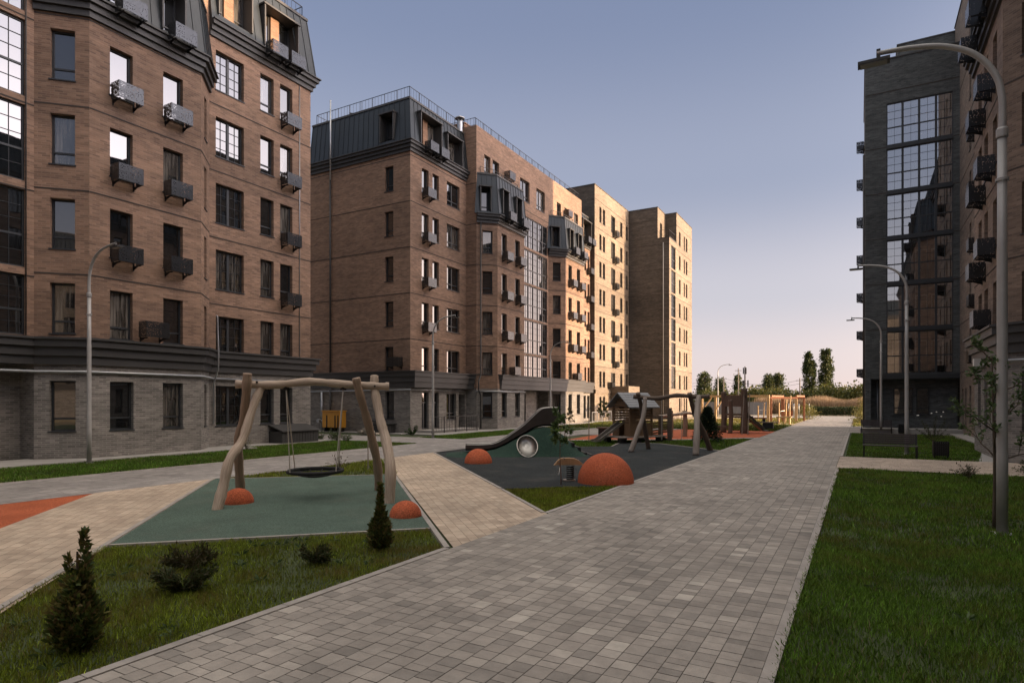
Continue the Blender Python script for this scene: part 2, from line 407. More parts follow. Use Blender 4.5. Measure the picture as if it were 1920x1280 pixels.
M['white_pvc'] = mat('white_door_frame', (.62, .6, .57), .5)
M['curtain'] = mat('loggia_lower_lining', (.33, .32, .3), .9, noise=(3, .5, (12, 12, .5)))
M['door_wood'] = mat('brown_door', (.11, .085, .06), .5, noise=(4, .2))
PAN = [M['glass_a']]*5 + [M['glass_b'], M['glass_c'], M['glass_c']]
def pane_pick(): return random.choice(PAN)

class Bld:
    def __init__(s, name, label, loc, wall_m, base_m, name_cat='apartment building'):
        s.r = root(name, label, name_cat, loc); s.wall = MB(); s.base = MB(); s.trim = MB(); s.course = {}; s.wm = wall_m; s.bm = base_m; s.u = random.random()*5
    def seg(s, A, B, z0, z1, specs=(), base=False, mb=None, courses=()):
        mb = mb or (s.base if base else s.wall); A_ = Vector(A); B_ = Vector(B); L = (B_-A_).length; t = (B_-A_)/L
        wallseg(mb, A, B, z0, z1, [(q[0], q[1], q[2], q[3], q[4], (q[5] if len(q) > 5 else .17)) if False else (q[0], q[1], q[2], q[3], 0, (q[5] if len(q) > 5 else .17)) for q in specs], u0=s.u)
        for q in specs:
            if q[4]: put_window(s.r, A, t, q[0], q[2], q[1]-q[0], q[3]-q[2], q[4], q[5] if len(q) > 5 else .17, M['frame'], q[6] if len(q) > 6 else pane_pick())
        for z in courses:
            if z0 < z < z1:
                nn = Vector((t.y, -t.x)); cm = mb; a = A_+nn*.012; b = B_+nn*.012
                cuts = sorted((q[0], q[1]) for q in specs if q[2] < z+.04 and q[3] > z); x = 0
                for c0, c1 in cuts + [(L, L)]:
                    if c0-x > .02:
                        p = A_+t*x; p2 = A_+t*c0
                        cm.mi.add(len(cm.f)); cm.face([(*(p+nn*.012), z), (*(p2+nn*.012), z), (*(p2+nn*.012), z+.05), (*(p+nn*.012), z+.05)])
                        cm.mi.add(len(cm.f)); cm.face([(*p, z), (*p2, z), (*(p2+nn*.012), z), (*(p+nn*.012), z)][::-1])
                    x = max(x, c1)
        s.u += L
    def cornice(s, pts, z0, z1, steps=((.10, .0, .33), (.2, .33, .66), (.32, .66, .92), (.4, .92, 1)), d0=-.05, mb=None):
        q = mb or MB()
        for d, a, b in steps: band(q, pts, d0, d, z0+(z1-z0)*a, z0+(z1-z0)*b)
        if mb is None: q.build('cornice', M['trim'], s.r)
    def finish(s):
        s.wall.build('wall', s.wm, s.r)
        if s.base.f: s.base.build('ground_floor_wall', s.bm, s.r)
        if s.trim.f: s.trim.build('soffit', M['trim'], s.r)
M['course'] = mat('dark_joint', (.05, .04, .034), .9)

def dormer_cells(side): return side
def mansard(bld, pts, insets, z0, z1, dorm=(), pitch=.46, closed_sides=None, out=.12):
    """standing-seam mansard over closed polygon pts (interior left). insets[i]: lean of edge i (0: vertical back). dorm: (edge, s0, s1, z0, z1, kind[, pier])"""
    n = len(pts); Bt = offs(pts, [out if i else 0 for i in insets]); T = offs(pts, [-i for i in insets]); mb = MB(); trim = MB(); pier_mb = MB()
    for e in range(n):
        A0, B0, A1, B1 = Vector(Bt[e]), Vector(Bt[(e+1) % n]), Vector(T[e]), Vector(T[(e+1) % n]); L = (B0-A0).length
        t = (B0-A0)/L; nin = Vector((-t.y, t.x))
        def P(s, z, y=0.):
            f = (z-z0)/(z1-z0); p = (A0.lerp(B0, s/L)).lerp(A1.lerp(B1, s/L), f)+nin*y; return (p.x, p.y, z)
        ds = [q for q in dorm if q[0] == e]
        xs = sorted({0, L, *[q[1] for q in ds], *[q[2] for q in ds]}); zs = sorted({z0, z1, *[q[3] for q in ds], *[q[4] for q in ds]})
        for i in range(len(xs)-1):
            for j in range(len(zs)-1):
                xm, zm = (xs[i]+xs[i+1])/2, (zs[j]+zs[j+1])/2
                if any(q[1] < xm < q[2] and q[3] < zm < q[4] for q in ds): continue
                mb.face([P(xs[i], zs[j]), P(xs[i+1], zs[j]), P(xs[i+1], zs[j+1]), P(xs[i], zs[j+1])])
        if insets[e]:
            k = max(2, round(L/pitch))
            for i in range(k+1):
                s = L*i/k; segs = [(z0, z1)]
                for q in ds:
                    if q[1]-.1 < s < q[2]+.1: segs = [(q[4]+.1, z1)] if q[3] < z0+.4 else [(z0, q[3]), (q[4]+.1, z1)]
                for a, b in segs:
                    mb.bar(P(s, a, -.012), P(s, b, -.012), .026, .045, up=(t.x, t.y, 0))
        for q in ds:
            s0, s1, za, zb, kind = q[1:6]; w = .07
            def jamb(sa, sb):
                fo = lambda s, z: (*(A0+t*s-nin*.06), z); F = [fo(sa, za), fo(sb, za), fo(sb, zb), fo(sa, zb)]
                def back(s, z): p = A0+t*s+nin*.75; return (p.x, p.y, z)
                K = [back(sa, za), back(sb, za), back(sb, zb), back(sa, zb)]
                trim.face(F); trim.face([K[0], F[0], F[3], K[3]]); trim.face([F[1], K[1], K[2], F[2]])
            jamb(s0, s0+w); jamb(s1-w, s1)
            def slab(zl, zh, o):
                F = [A0+t*(s0-.06)-nin*.12, A0+t*(s1+.06)-nin*.12]; K = [A0+t*(s0-.06)+nin*.75, A0+t*(s1+.06)+nin*.75]
                F2 = [(f.x, f.y) for f in F]; K2 = [(k.x, k.y) for k in K]
                trim.prism([F2[0], F2[1], K2[1], K2[0]], zl, zh)
            slab(zb, zb+.08, .2)
            p0 = A0+t*s0+nin*.75; p1 = A0+t*s1+nin*.75; a = P(s0+w, za, .0); b = P(s1-w, za, 0)
            trim.face([a, b, (p1.x, p1.y, za), (p0.x, p0.y, za)])
            if kind == 'pair':
                ww = (s1-s0-2*w-.5)/2
                for x in (s0+w, s1-w-ww): put_window(bld.r, A0, t, x, za, ww, zb-za, 'n', .6, M['frame'], pane_pick())
                for dd in ((s0+w+ww, s1-w-ww),):
                    a_ = A0+t*dd[0]+nin*.5; b_ = A0+t*dd[1]+nin*.5; c_ = A0+t*dd[1]+nin*.72; d_ = A0+t*dd[0]+nin*.72
                    pier_mb = MB(); pier_mb.prism([tuple(a_), tuple(b_), tuple(c_), tuple(d_)], za, zb-.003); pier_mb.build('dormer_pier', M['brick_orange'], bld.r)
            else: put_window(bld.r, A0, t, s0+w, za, s1-s0-2*w, zb-za, kind, .6, M['frame'], pane_pick())
    mb.face([(*p, z1) for p in T])
    rf = mb.build('roof', M['roof_metal'], bld.r)
    # flashing round the top edge
    band(trim, T, -.02, .06, z1-.08, z1+.05, closed=True)
    trim.build('roof_trim', M['trim'], bld.r)
    return rf
M['brick_orange'] = brick('orange_pier_brick', (.24, .14, .085), (.2, .11, .066), (.25, .17, .12))

# perforated air-conditioner basket: one mesh pair, shared by every copy
def basket_meshes():
    p = MB(); w, d, h = .9, .55, .6
    for q in ([(0, -d, 0), (w, -d, 0), (w, -d, h), (0, -d, h)], [(0, -.03, 0), (0, -d, 0), (0, -d, h), (0, -.03, h)][::1], [(w, -d, 0), (w, -.03, 0), (w, -.03, h), (w, -d, h)]):
        p.face(q)
    b = MB()
    for x in (.06, w-.1):
        b.box(x, x+.04, -d+.06, 0, -.05, -.005); b.face([(x+.02, 0, -.17), (x+.02, -d*.6, -.05), (x+.02, 0, -.05)])
        b.box(x, x+.04, -.03, -.001, -.18, h*.9)
    for x in (0, w-.02): b.box(x, x+.02, -d+.004, -d+.024, 0.004, h)
    b.box(.02, w-.02, -d+.004, -d+.02, h-.02, h); b.box(.02, w-.02, -d+.004, -d+.02, .002, .022)
    pm = p.mesh('air_conditioner_basket'); pm.materials.append(M['basket'])
    bm = b.mesh('bracket'); bm.materials.append(M['black_metal']); return pm, bm
ACM = basket_meshes()
def ac(bld, A, t, s, z):
    p = Vector(A)+t*s; rl = ROOTLOC[bld.r.name]
    o = bpy.data.objects.new('air_conditioner_basket', ACM[0]); q = bpy.data.objects.new('bracket', ACM[1])
    for x in (o, q): COL.objects.link(x)
    o.parent = bld.r; o.location = (p.x-rl[0], p.y-rl[1], z-rl[2]); o.rotation_euler = (0, 0, math.atan2(t.y, t.x)); q.parent = o
def railing(bld, pts, z, h=.6, step=1.1, fine=.28):
    mb = MB()
    for i in range(len(pts)-1):
        a, b = Vector((*pts[i], z)), Vector((*pts[i+1], z)); L = (b-a).length; up = Vector((0, 0, h))
        mb.bar(a+up, b+up, .03); mb.bar(a+up*.15, b+up*.15, .018)
        k = max(1, round(L/step))
        for j in range(k+1): p = a.lerp(b, j/k); mb.bar(p-Vector((0, 0, .1)), p+up, .028)
        k = max(1, round(L/fine))
        for j in range(k): p = a.lerp(b, (j+.5)/k); mb.bar(p+up*.15, p+up, .012)
    return mb.build('roof_railing', M['black_metal'], bld.r)
def pipe(bld, pts, r, name='downpipe', m=None):
    mb = MB(); mb.tube(pts, r, 8); return mb.build(name, m or M['trim'], bld.r, smooth=True)
Yd = Vector((0, 1)); Xd = Vector((1, 0))

# ================================================================== building A: the near brown block on the left
XM, XB = -25.3, -24.1
b = Bld('apartment_building', 'brown brick block with grey brick ground floor, nearest on the left behind the log swing', (XM, 16, 0), M['brick_brown'], M['brick_grey'])
YS, Y0, Y1, Y2, Y3, YE = -22, 10.7, 11.9, 16.22, 17.42, 23.25
rows = [3.0*k for k in range(2, 7)]                    # tops of window openings on the main plane: 6 .. 18
cour = [3*k+.45 for k in range(2, 6)]
# main plane left of the bay, with the tall loggia glazing
gl = []
for y0 in (6.9, 1.0, -6.0, -13):
    for k, (a, c) in enumerate(((4.4, 6.5), (6.75, 9.45), (9.75, 12.4), (12.7, 15.35), (15.65, 18.3))):
        gl.append((y0-YS, y0+3.55-YS, a, c, 'g', .1, M['glass_a']))
oth = [(y-YS, y+.85-YS, z-1.8, z, 'n') for y in (4.6, 5.7, -1.5, -8.8, -9.8, -16, -18) for z in rows[:-1]]
b.seg((XM, YS), (XM, Y0), 3.4, 22.2, gl+oth, courses=cour)
b.seg((XM-1, YS), (XM-1, Y0), 0, 3.45, [(3, 4.2, 1, 2.8, 'n'), (28.2, 29.2, .2, 2.5, 'd'), (12, 13.2, 1, 2.8, 'n')], base=True)
b.seg((XM-1, Y0), (XM, Y0), 0, 3.45, base=True)
L45 = 1.2*2**.5
chw = [(.48, 1.25, z+.3-1.8, z+.3, 'n') for z in rows[:4]]
b.seg((XM, Y0), (XB, Y1), 3.4, 16.4, chw, courses=[3*k+.6 for k in (2, 3, 4)]+[15.75])
b.seg((XM, Y0), (XB, Y1), 0, 3.45, [(.46, 1.27, 1.03, 2.83, 'n')], base=True)
bw = [(s, s+.82, z+.2-1.8, z+.2, 'n') for s in (.7, 2.7) for z in rows[:4]]
b.seg((XB, Y1), (XB, Y2), 3.4, 16.4, bw, courses=[3*k+.6 for k in (2, 3, 4)]+[15.75])
b.seg((XB, Y1), (XB, Y2), 0, 3.45, [(.7, 1.55, 1.03, 2.83, 'n'), (2.68, 3.52, 1.03, 2.83, 'n')], base=True)
slit = [(.62, 1.1, z+.2-1.8, z+.2, 'n') for z in rows[:4]]
b.seg((XB, Y2), (XM, Y3), 3.4, 16.4, slit, courses=[3*k+.6 for k in (2, 3, 4)])
b.seg((XB, Y2), (XM, Y3), 0, 3.45, [(.62, 1.1, 1.03, 2.83, 'n')], base=True)
mw = []
for z in rows: mw += [(.32, 1.78, z-1.85, z-.05, 'w'), (2.7, 3.48, z-1.8, z, 'n'), (3.87, 4.64, z-1.8, z, 'n')]
b.seg((XM, Y3), (XM, YE), 3.4, 18.7, mw, courses=cour)
b.seg((XM, Y3), (XM, YE), 0, 3.45, [(.32, 1.78, .98, 2.8, 'w'), (2.7, 3.48, 1.0, 2.78, 'n'), (3.87, 4.64, 1.0, 2.78, 'n')], base=True)
b.seg((XM, YE), (-39, YE), 3.4, 18.7, [(2, 2.8, z-1.8, z, 'n') for z in rows], courses=cour)
b.seg((XM, YE), (-39, YE), 0, 3.45, base=True)
b.seg((-39, YE), (-39, YS), 0, 22.2); b.seg((-39, YS), (XM, YS), 0, 22.2)
b.seg((XM, Y3), (XM-.01, Y3), 18.6, 22.2)
b.wall.face([(XM, YS, 22.2), (XM, Y3, 22.2), (-39, Y3, 22.2), (-39, YS, 22.2)])
b.wall.face([(XM, Y0, 16), (XM, Y3, 16), (XM, Y3, 22.2), (XM, Y0, 22.2)])
b.wall.face([(XM, Y3, 18.6), (-39, Y3, 18.6), (-39, Y3, 22.2), (XM, Y3, 22.2)])
b.trim.face([(XM-1, YS, 3.42), (XM, YS, 3.42), (XM, Y0, 3.42), (XM-1, Y0, 3.42)][::-1])
path1 = [(XM, YS), (XM, Y0), (XB, Y1), (XB, Y2), (XM, Y3), (XM, YE), (-33, YE)]
b.cornice(path1, 3.4, 4.35)
b.cornice([(XM, Y3), (XM, YE), (-33, YE)], 18.45, 19.15); b.cornice([(XM, Y0), (XB, Y1), (XB, Y2), (XM, Y3)], 15.85, 16.55)
bayp = [(XM, Y0), (XB, Y1), (XB, Y2), (XM, Y3)]
mansard(b, bayp, [.14, .16, .14, 0], 16.55, 19.4, [(1, .62, 1.62, 16.75, 18.7, 'n'), (1, 2.6, 3.6, 16.75, 18.7, 'n'), (0, .4, 1.3, 16.75, 18.5, 'n')], out=.2)
mansard(b, [(XM, Y3), (XM, YE), (-39, YE), (-39, Y3)], [.16, .14, 0, 0], 19.15, 22.2, [(0, .3, 2.1, 19.5, 21.6, 'pair'), (0, 2.75, 4.85, 19.35, 21.3, 'pair')], out=.2)
railing(b, [(XM-.3, Y3), (XM-.3, YE-.3), (-36, YE-.3)], 22.25)
for s in (.72, 2.7):
    for z in (6.15, 9.15, 12.15, 15.15): ac(b, (XB, Y1), Yd, s, z+.2-1.8-.32+(.0 if z > 7 else 0)) if z > 7 else None
    ac(b, (XB-.0+.28, Y1), Yd, s, 16.35)
ac(b, (XB, Y1), Yd, 1.72, 4.55)
for z in rows[1:]: ac(b, (XM, Y3), Yd, 3.87, z-1.8-.3)
ac(b, (XM+.3, Y3), Yd, 2.75, 18.85); ac(b, (XM+.3, Y3), Yd, 3.87, 18.85)
pipe(b, [(XM+.09, YS+2, 3.15), (XM+.09, Y0-.02, 3.15), (XB+.07, Y1-.04, 3.15), (XB+.09, Y2+.04, 3.15), (XM+.09, Y3+.1, 3.12), (XM+.09, YE-.1, 3.05)], .05, 'gas_pipe', M['steel'])
pipe(b, [(XM+.42, Y3+.05, 5.9), (XM+.42, Y3+.1, 5.85), (XM+.5, Y3+.1, 4.2), (XM+.48, Y3+.1, 3.5), (XM+.1, Y3+.15, 2.9), (XM+.08, Y3+.15, 1.1)], .035, 'gas_riser', M['steel'])
pipe(b, [(XM+.03, 10.45, 4.4), (XM+.03, 10.45, 22)], .02, 'conduit', M['trim']); pipe(b, [(XM+.03, YE-.75, 4.4), (XM+.03, YE-.75, 18.4)], .02, 'conduit', M['steel'])
pl = MB(); pl.box(XM-.5, XM+1.0, Y3+.9, YE+.9, 0.0, .06); pl.box(XM-.5, XB+.85, YS, Y3+.9, 0, .055); pl.build('plinth_apron', M['plaster'], b.r)
b.finish()

# ================================================================== building B: the long brown block behind
XC, XM2, XBF = -25.2, -24.3, -23.18
b = Bld('apartment_building', 'long brown brick block with dark mansard corner and two bays, standing behind the near one', (XC, 40, 0), M['brick_brown'], M['brick_grey'])
top = [5.68+2.96*k for k in range(5)]; H = 1.64; cour = [t_+.42 for t_ in top]
YA, YB_, ZW = 31.45, 37.92, 22.2
XL = -34.1
yy = [(t_-H, t_) for t_ in top]
b.seg((XL-2, YA), (XC, YA), 3.0, 18.3, [(8.75, 9.5, a, c, 'n') for a, c in yy], courses=cour)
b.seg((XL-2, YA), (XC, YA), 0, 3.05, [(8.8, 9.55, .95, 2.75, 'n')], base=True)
sp = []
for a, c in yy: sp += [(1.2, 1.95, a, c, 'n'), (2.38, 3.1, a, c, 'n'), (4.05, 5.62, a, c, 't')]
b.seg((XC, YA), (XC, YB_), 3.0, 18.3, sp, courses=cour)
b.seg((XC, YA), (XC, YB_), 0, 3.05, [(1.2, 1.95, .25, 2.7, 'd'), (2.38, 3.1, .25, 2.7, 'd'), (4.0, 5.2, .8, 2.65, 't'), (5.5, 6.3, .15, 2.6, 'd', .6)], base=True)
b.seg((XC, YB_), (XM2, YB_), 3.0, ZW, courses=cour); b.seg((XC, YB_), (XM2, YB_), 0, 3.05, base=True)
bays = [(37.92, 39.04, 43.2, 44.32), (49.81, 51.03, 55.24, 56.36)]
CH = 1.12*2**.5
for i, (p, q, r_, s_) in enumerate(bays):
    L1 = math.dist((XM2, p), (XBF, q)); L2 = math.dist((XBF, r_), (XM2, s_))
    b.seg((XM2, p), (XBF, q), 3.0, 15.6, [(.45, 1.2, a, c, 'n') for a, c in yy[:4]], courses=cour)
    b.seg((XM2, p), (XBF, q), 0, 3.05, [(.45, 1.2, .9, 2.75, 'n')], base=True)
    w0, w1 = ((.6, 2.65), (.68, 2.6))[i]
    b.seg((XBF, q), (XBF, r_), 3.0, 15.6, [(x, x+.78, a, c, 'n') for x in (w0, w1) for a, c in yy[:4]], courses=cour)
    b.seg((XBF, q), (XBF, r_), 0, 3.05, [(x, x+.78, .9, 2.75, 'n') for x in (w0, w1)], base=True)
    b.seg((XBF, r_), (XM2, s_), 3.0, 15.6, [(.45, 1.15, a, c, 'n') for a, c in yy[:4]], courses=cour)
    b.seg((XBF, r_), (XM2, s_), 0, 3.05, base=True)
    bp = [(XM2, p), (XBF, q), (XBF, r_), (XM2, s_)]
    b.cornice(bp, 15.1, 15.75)
    mansard(b, bp, [.1, .12, .1, 0], 15.75, 18.75, [(0, .4, 1.25, 15.95, 17.7, 'n'), (1, w0-.05, w0+.85, 15.95, 17.75, 'n'), (1, w1-.05, w1+.85, 15.95, 17.75, 'n')], out=.16, pitch=.42)
    railing(b, [(XM2+.1, p+.35), (XBF-.5, q+.2), (XBF-.5, r_-.2), (XM2+.1, s_-.35)], 18.8, h=.45, fine=9)
    for k, t_ in enumerate(top[:4]):
        if k == 0: ac(b, (XBF, q), Yd, (1.7, 1.66)[i], 4.1)
        else:
            for x in (w0, w1): ac(b, (XBF, q), Yd, x, t_-H-.32)
    for x in (w0, w1): ac(b, (XBF+.25, q), Yd, x, 15.5)
# middle plane: upper wall over the bays and loggia glazing between them
up = [(39.0-37.92, 1.95, 18.95, 20.45, 'n'), (40.2-37.92, 3.25, 19.3, 20.45, 'n'), (44.55-37.92, 8.3, 18.75, 20.5, 't'), (47.5-37.92, 11.2, 18.7, 20.5, 't'), (51.6-37.92, 14.6, 18.95, 20.45, 'n'), (53.3-37.92, 16.2, 19.3, 20.4, 'n'), (55.5-37.92, 18.6, 18.7, 20.5, 't')]
gz = [(45.25-37.92, 49.6-37.92, a, c, 'G', .06, M['glass_a'] if k > 3 else random.choice([M['glass_a'], M['glass_c']])) for k, (a, c) in enumerate(((4.15, 5.95), (6.1, 8.9), (9.05, 11.85), (12.0, 14.8), (14.95, 17.55)))]
b.seg((XM2, YB_), (XM2, 57.4), 15, ZW, up+[gz[4]], courses=[18.0])
b.seg((XM2, 44.32), (XM2, 49.81), 3.0, 15, [(g[0]-6.4, g[1]-6.4, g[2], min(g[3], 15), *g[4:]) for g in gz[:4]])
b.seg((XM2, 56.36), (XM2, 57.4), 0, 15)
b.seg((XM2, 57.4), (XC, 57.4), 0, ZW)
b.seg((XC, 44.32), (XC, 49.81), 0, 3.05, [(1.1, 2.9, .1, 2.75, 'd', .1)], base=True)
b.seg((XM2, 44.32), (XC, 44.32), 0, 3.05, base=True); b.seg((XC, 49.81), (XM2, 49.81), 0, 3.05, base=True)
ed = []
for a, c in yy: ed += [(.9, 1.6, a, c, 'n'), (2.9, 3.4, a, c, 'n'), (3.75, 4.3, a, c, 'n')]
b.seg((XC, 57.4), (XC, 61.95), 3.0, 18.3, ed, courses=cour)
b.seg((XC, 57.4), (XC, 61.95), 0, 3.05, [(2.6, 3.3, .3, 2.7, 'd'), (3.6, 4.3, .3, 2.7, 'd')], base=True)
b.seg((-39, 61.95), (-39, 37.92), 0, ZW); b.seg((-39, 37.92), (XL-2, 37.92), 0, 18.3); b.seg((XL-2, 37.92), (XL-2, YA), 0, 18.3); b.wall.face([(XL-2, YA, 18.25), (XL, YA, 18.25), (XL, 37.92, 18.25), (XL-2, 37.92, 18.25)])
b.wall.face([(XC, YB_, 18), (XC, YB_, ZW), (-39, YB_, ZW), (-39, YB_, 18)]); b.wall.face([(XC, 57.4, 18), (XC, 57.4, ZW), (-39, 57.4, ZW), (-39, 57.4, 18)][::-1])
b.wall.face([(-39, YB_, ZW), (XM2, YB_, ZW), (XM2, 57.4, ZW), (-39, 57.4, ZW)])
b.trim.face([(XC, 44.4, 3.02), (XBF, 44.4, 3.02), (XBF, 49.8, 3.02), (XC, 49.8, 3.02)][::-1])
cp = [(XL-2, YA), (-24.85, YA), (-24.85, 37.6), (XBF+.05, 39.5), (XBF+.05, 55.2), (-24.5, 56.6), (-24.85, 61.9)]
b.cornice(cp, 3.0, 4.08, steps=((.04, 0, .33), (.1, .33, .66), (.17, .66, .93), (.24, .93, 1)), d0=-1.0)
band(b.trim, [(XC-.3, 31.7), (XC-.3, 37.5)], 0, .6, 2.98, 3.0)
b.cornice([(XL-.0, YA+3), (XL, YA), (XC, YA), (XC, YB_-.02)], 18.2, 18.85); b.cornice([(XC, 57.42), (XC, 61.9)], 18.2, 18.85)
mansard(b, [(XL, YA), (XC, YA), (XC, YB_), (XL, YB_)], [.14, .16, .14, 0], 18.85, 21.75, [(0, 6.5, 7.7, 19.1, 20.9, 'n'), (1, 1.0, 3.35, 18.95, 21.0, 'pair'), (1, 4.0, 5.9, 18.95, 20.75, 'w')], out=.2)
mansard(b, [(XC, 57.4), (XC, 61.95), (-33, 61.95), (-33, 57.4)], [.16, 0, 0, 0], 18.85, 21.75, [(0, 1.9, 4.3, 19, 21, 'pair')], out=.2)
railing(b, [(XL+.2, YB_-.4), (XL+.2, YA+.3), (XC-.3, YA+.3), (XC-.3, YB_)], 21.8, h=.75); railing(b, [(-30, YB_+.15), (XM2-.2, YB_+.15), (XM2-.2, 57.2), (-30, 57.2)], 22.22, h=.6)
for k, t_ in enumerate(top):
    if k: ac(b, (XC, YA), Yd, 1.2, t_-H-.3)
    if k: ac(b, (XC, 57.4), Yd, 3.5, t_-H-.3)
for x in (1.1, 2.3): ac(b, (XC+.28, YA), Yd, x, 18.55); ac(b, (XC+.28, 57.4), Yd, x+1.0, 18.55)
ac(b, (XL, YA), Xd, 7.4, 4.35)
ac(b, (XM2, YB_), Yd, 4.0, 19.5); ac(b, (XM2, YB_), Yd, 15.2, 19.5)
pipe(b, [(-32.2, YA-.08, .2), (-32.2, YA-.08, 3.0)], .06); pipe(b, [(-32.2, YA-.08, 4.1), (-32.2, YA-.08, 18.2)], .06)
pipe(b, [(-24.0, 38.05, 15.1), (-24.0, 38.05, 4.0), (-23.9, 37.6, 3.6), (-23.9, 37.6, 2.9), (-24.0, 38.05, 2.5), (-24.0, 38.05, .1)], .05)
pipe(b, [(XL, YA-.08, 2.78), (XC+.05, YA-.08, 2.85), (XC+.09, YA+.05, 2.85), (XC+.09, YB_-.1, 2.85)], .04, 'gas_pipe', M['steel'])
pipe(b, [(XM2, 37.84, 2.82), (XBF+.02, 39.0, 2.82), (XBF+.08, 39.1, 2.82), (XBF+.08, 43.2, 2.82)], .04, 'gas_pipe', M['steel'])
pipe(b, [(-33.0, YA-.1, 0), (-33.0, YA-.1, 2.75)], .07, 'gas_riser', M['steel'])
pipe(b, [(-31.9, YA-.35, 17.4), (-31.9, YA-.35, 22.9)], .05, 'vent_pipe', M['steel'])
ch = MB(); ch.box(-32.3, -31.0, 33.2, 34.4, 21.7, 22.2); ch.build('chimney', M['brick_orange'], b.r)
ch = MB()
for x in (-32.25, -31.1):
    for y in (33.25, 34.3): ch.box(x, x+.06, y, y+.06, 22.2, 22.6)
ch.lathe([(1.1, 22.58), (1.12, 22.63), (.1, 22.95), (.02, 22.97)], 4, (-31.65, 33.8, 0)); ch.build('chimney_cap', M['trim'], b.r)
for cx, cy in ((-25.4, 37.4), (-25.9, 56.6)):
    ch = MB(); ch.lathe([(.2, 0), (.2, .75), (.19, .75)], 14, (cx, cy, 21.7)); ch.lathe([(.36, .95), (.37, 1.0), (.02, 1.2)], 14, (cx, cy, 21.7))
    for a in range(4): ch.box(cx-.02+.18*math.cos(a*1.57), cx+.02+.18*math.cos(a*1.57), cy-.02+.18*math.sin(a*1.57), cy+.02+.18*math.sin(a*1.57), 22.4, 22.66)
    ch.build('roof_vent', M['steel'], b.r, smooth=False)
ch = MB(); ch.box(-26.6, -25.6, 38.3, 39.6, 22.2, 22.75); ch.box(-26.65, -25.55, 38.25, 39.65, 22.75, 22.83); ch.build('chimney', M['brick_orange'], b.r)
pl = MB(); pl.box(XC, XBF+.9, YA-.6, 57.4, 0, .05); pl.box(XL, XC, YA-.9, YA, 0, .05); pl.build('plinth_apron', M['plaster'], b.r)
ramp = MB(); ramp.box(XC+.05, XC+1.5, 32.0, 37.3, .05, .22); ramp.build('entrance_ramp', M['plaster'], b.r)
b.finish()

# ================================================================== building C: the eight-storey tan block at the far end
b = Bld('apartment_building', 'tan brick eight storey block with plain parapet, tallest at the far left end', (-24.7, 73, 0), M['brick_tan'], M['brick_tan'])
XT, XQ, XU, YT, YQ, YR, YZ = -24.7, -19.7, -21.1, 61.95, 73.1, 76.4, 84.4
ZT, ZV = 25.3, 21.55
tp = [5.35+2.99*k for k in range(7)]; cour = [t_+.5 for t_ in tp]
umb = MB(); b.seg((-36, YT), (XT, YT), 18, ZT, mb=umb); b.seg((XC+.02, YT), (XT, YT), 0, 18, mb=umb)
sp = []
for t_ in tp: sp += [(1.35, 2.0, t_-1.7, t_, 'n'), (2.4, 3.1, t_-1.7, t_, 'n'), (5.0, 6.35, t_-1.9, t_, 'w'), (8.05, 8.85, t_-1.7, t_, 'n'), (10.1, 10.8, t_-1.6, t_, 'n')]
sp += [(1.35, 2.0, .3, 2.6, 'd'), (2.4, 3.1, .3, 2.6, 'd'), (8.05, 8.85, .9, 2.6, 'n')]
b.seg((XT, YT), (XT, YQ), 0, ZT, sp, courses=cour)
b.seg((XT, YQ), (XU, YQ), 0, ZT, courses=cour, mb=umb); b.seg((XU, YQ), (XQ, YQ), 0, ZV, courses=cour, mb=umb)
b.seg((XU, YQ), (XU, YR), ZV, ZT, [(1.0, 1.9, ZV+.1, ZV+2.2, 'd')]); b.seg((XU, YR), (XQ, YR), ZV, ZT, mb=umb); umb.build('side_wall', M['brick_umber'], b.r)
gq = [(.85, 2.85, z, z+2.7, 'g', .1) for z in (3.6, 6.5, 9.4, 12.3, 15.2, 18.1)]
b.seg((XQ, YQ), (XQ, YR), 0, ZV, gq, courses=cour)
sp = []
for t_ in tp: sp += [(1.2, 2.0, t_-1.75, t_, 'n'), (3.6, 4.2, t_-1.75, t_, 'n'), (4.7, 5.5, t_-1.75, t_, 'n')]
sp += [(1.2, 2.0, .8, 2.5, 'n'), (3.6, 4.2, .8, 2.5, 'n'), (4.7, 5.5, .8, 2.5, 'n')]
b.seg((XQ, YR), (XQ, YZ), 0, ZT, sp, courses=cour)
b.seg((XQ, YZ), (-36, YZ), 0, ZT); b.seg((-36, YZ), (-36, YT), 0, ZT)
b.wall.face([(-36, YT, ZT-.3), (XT, YT, ZT-.3), (XT, YQ, ZT-.3), (-36, YQ, ZT-.3)]); b.wall.face([(-36, YQ, ZT-.3), (XU, YQ, ZT-.3), (XU, YZ, ZT-.3), (-36, YZ, ZT-.3)]); b.wall.face([(XU, YR, ZT-.3), (XQ, YR, ZT-.3), (XQ, YZ, ZT-.3), (XU, YZ, ZT-.3)])
b.wall.face([(XU, YQ, ZV-.02), (XQ, YQ, ZV-.02), (XQ, YR, ZV-.02), (XU, YR, ZV-.02)])
cpm = MB(); band(cpm, [(-36, YT), (XT, YT), (XT, YQ), (XU, YQ), (XU, YR), (XQ, YR), (XQ, YZ), (-36, YZ)], -.3, .05, ZT, ZT+.08); band(cpm, [(XU, YQ), (XQ, YQ), (XQ, YR)], -.25, .05, ZV, ZV+.08); cpm.build('coping', M['trim'], b.r)
for k, t_ in enumerate(tp):
    ac(b, (XT, YT), Yd, 5.45 if k else 3.9, t_-1.9-.4 if k else t_-1.7)
railing(b, [(XU+.2, YQ+.12), (XQ-.12, YQ+.12), (XQ-.12, YR-.1)], ZV+.1, h=.9, fine=9)
pipe(b, [(XQ-.7, YQ-.08, .2), (XQ-.7, YQ-.08, 21)], .06, 'downpipe', M['plaster'])
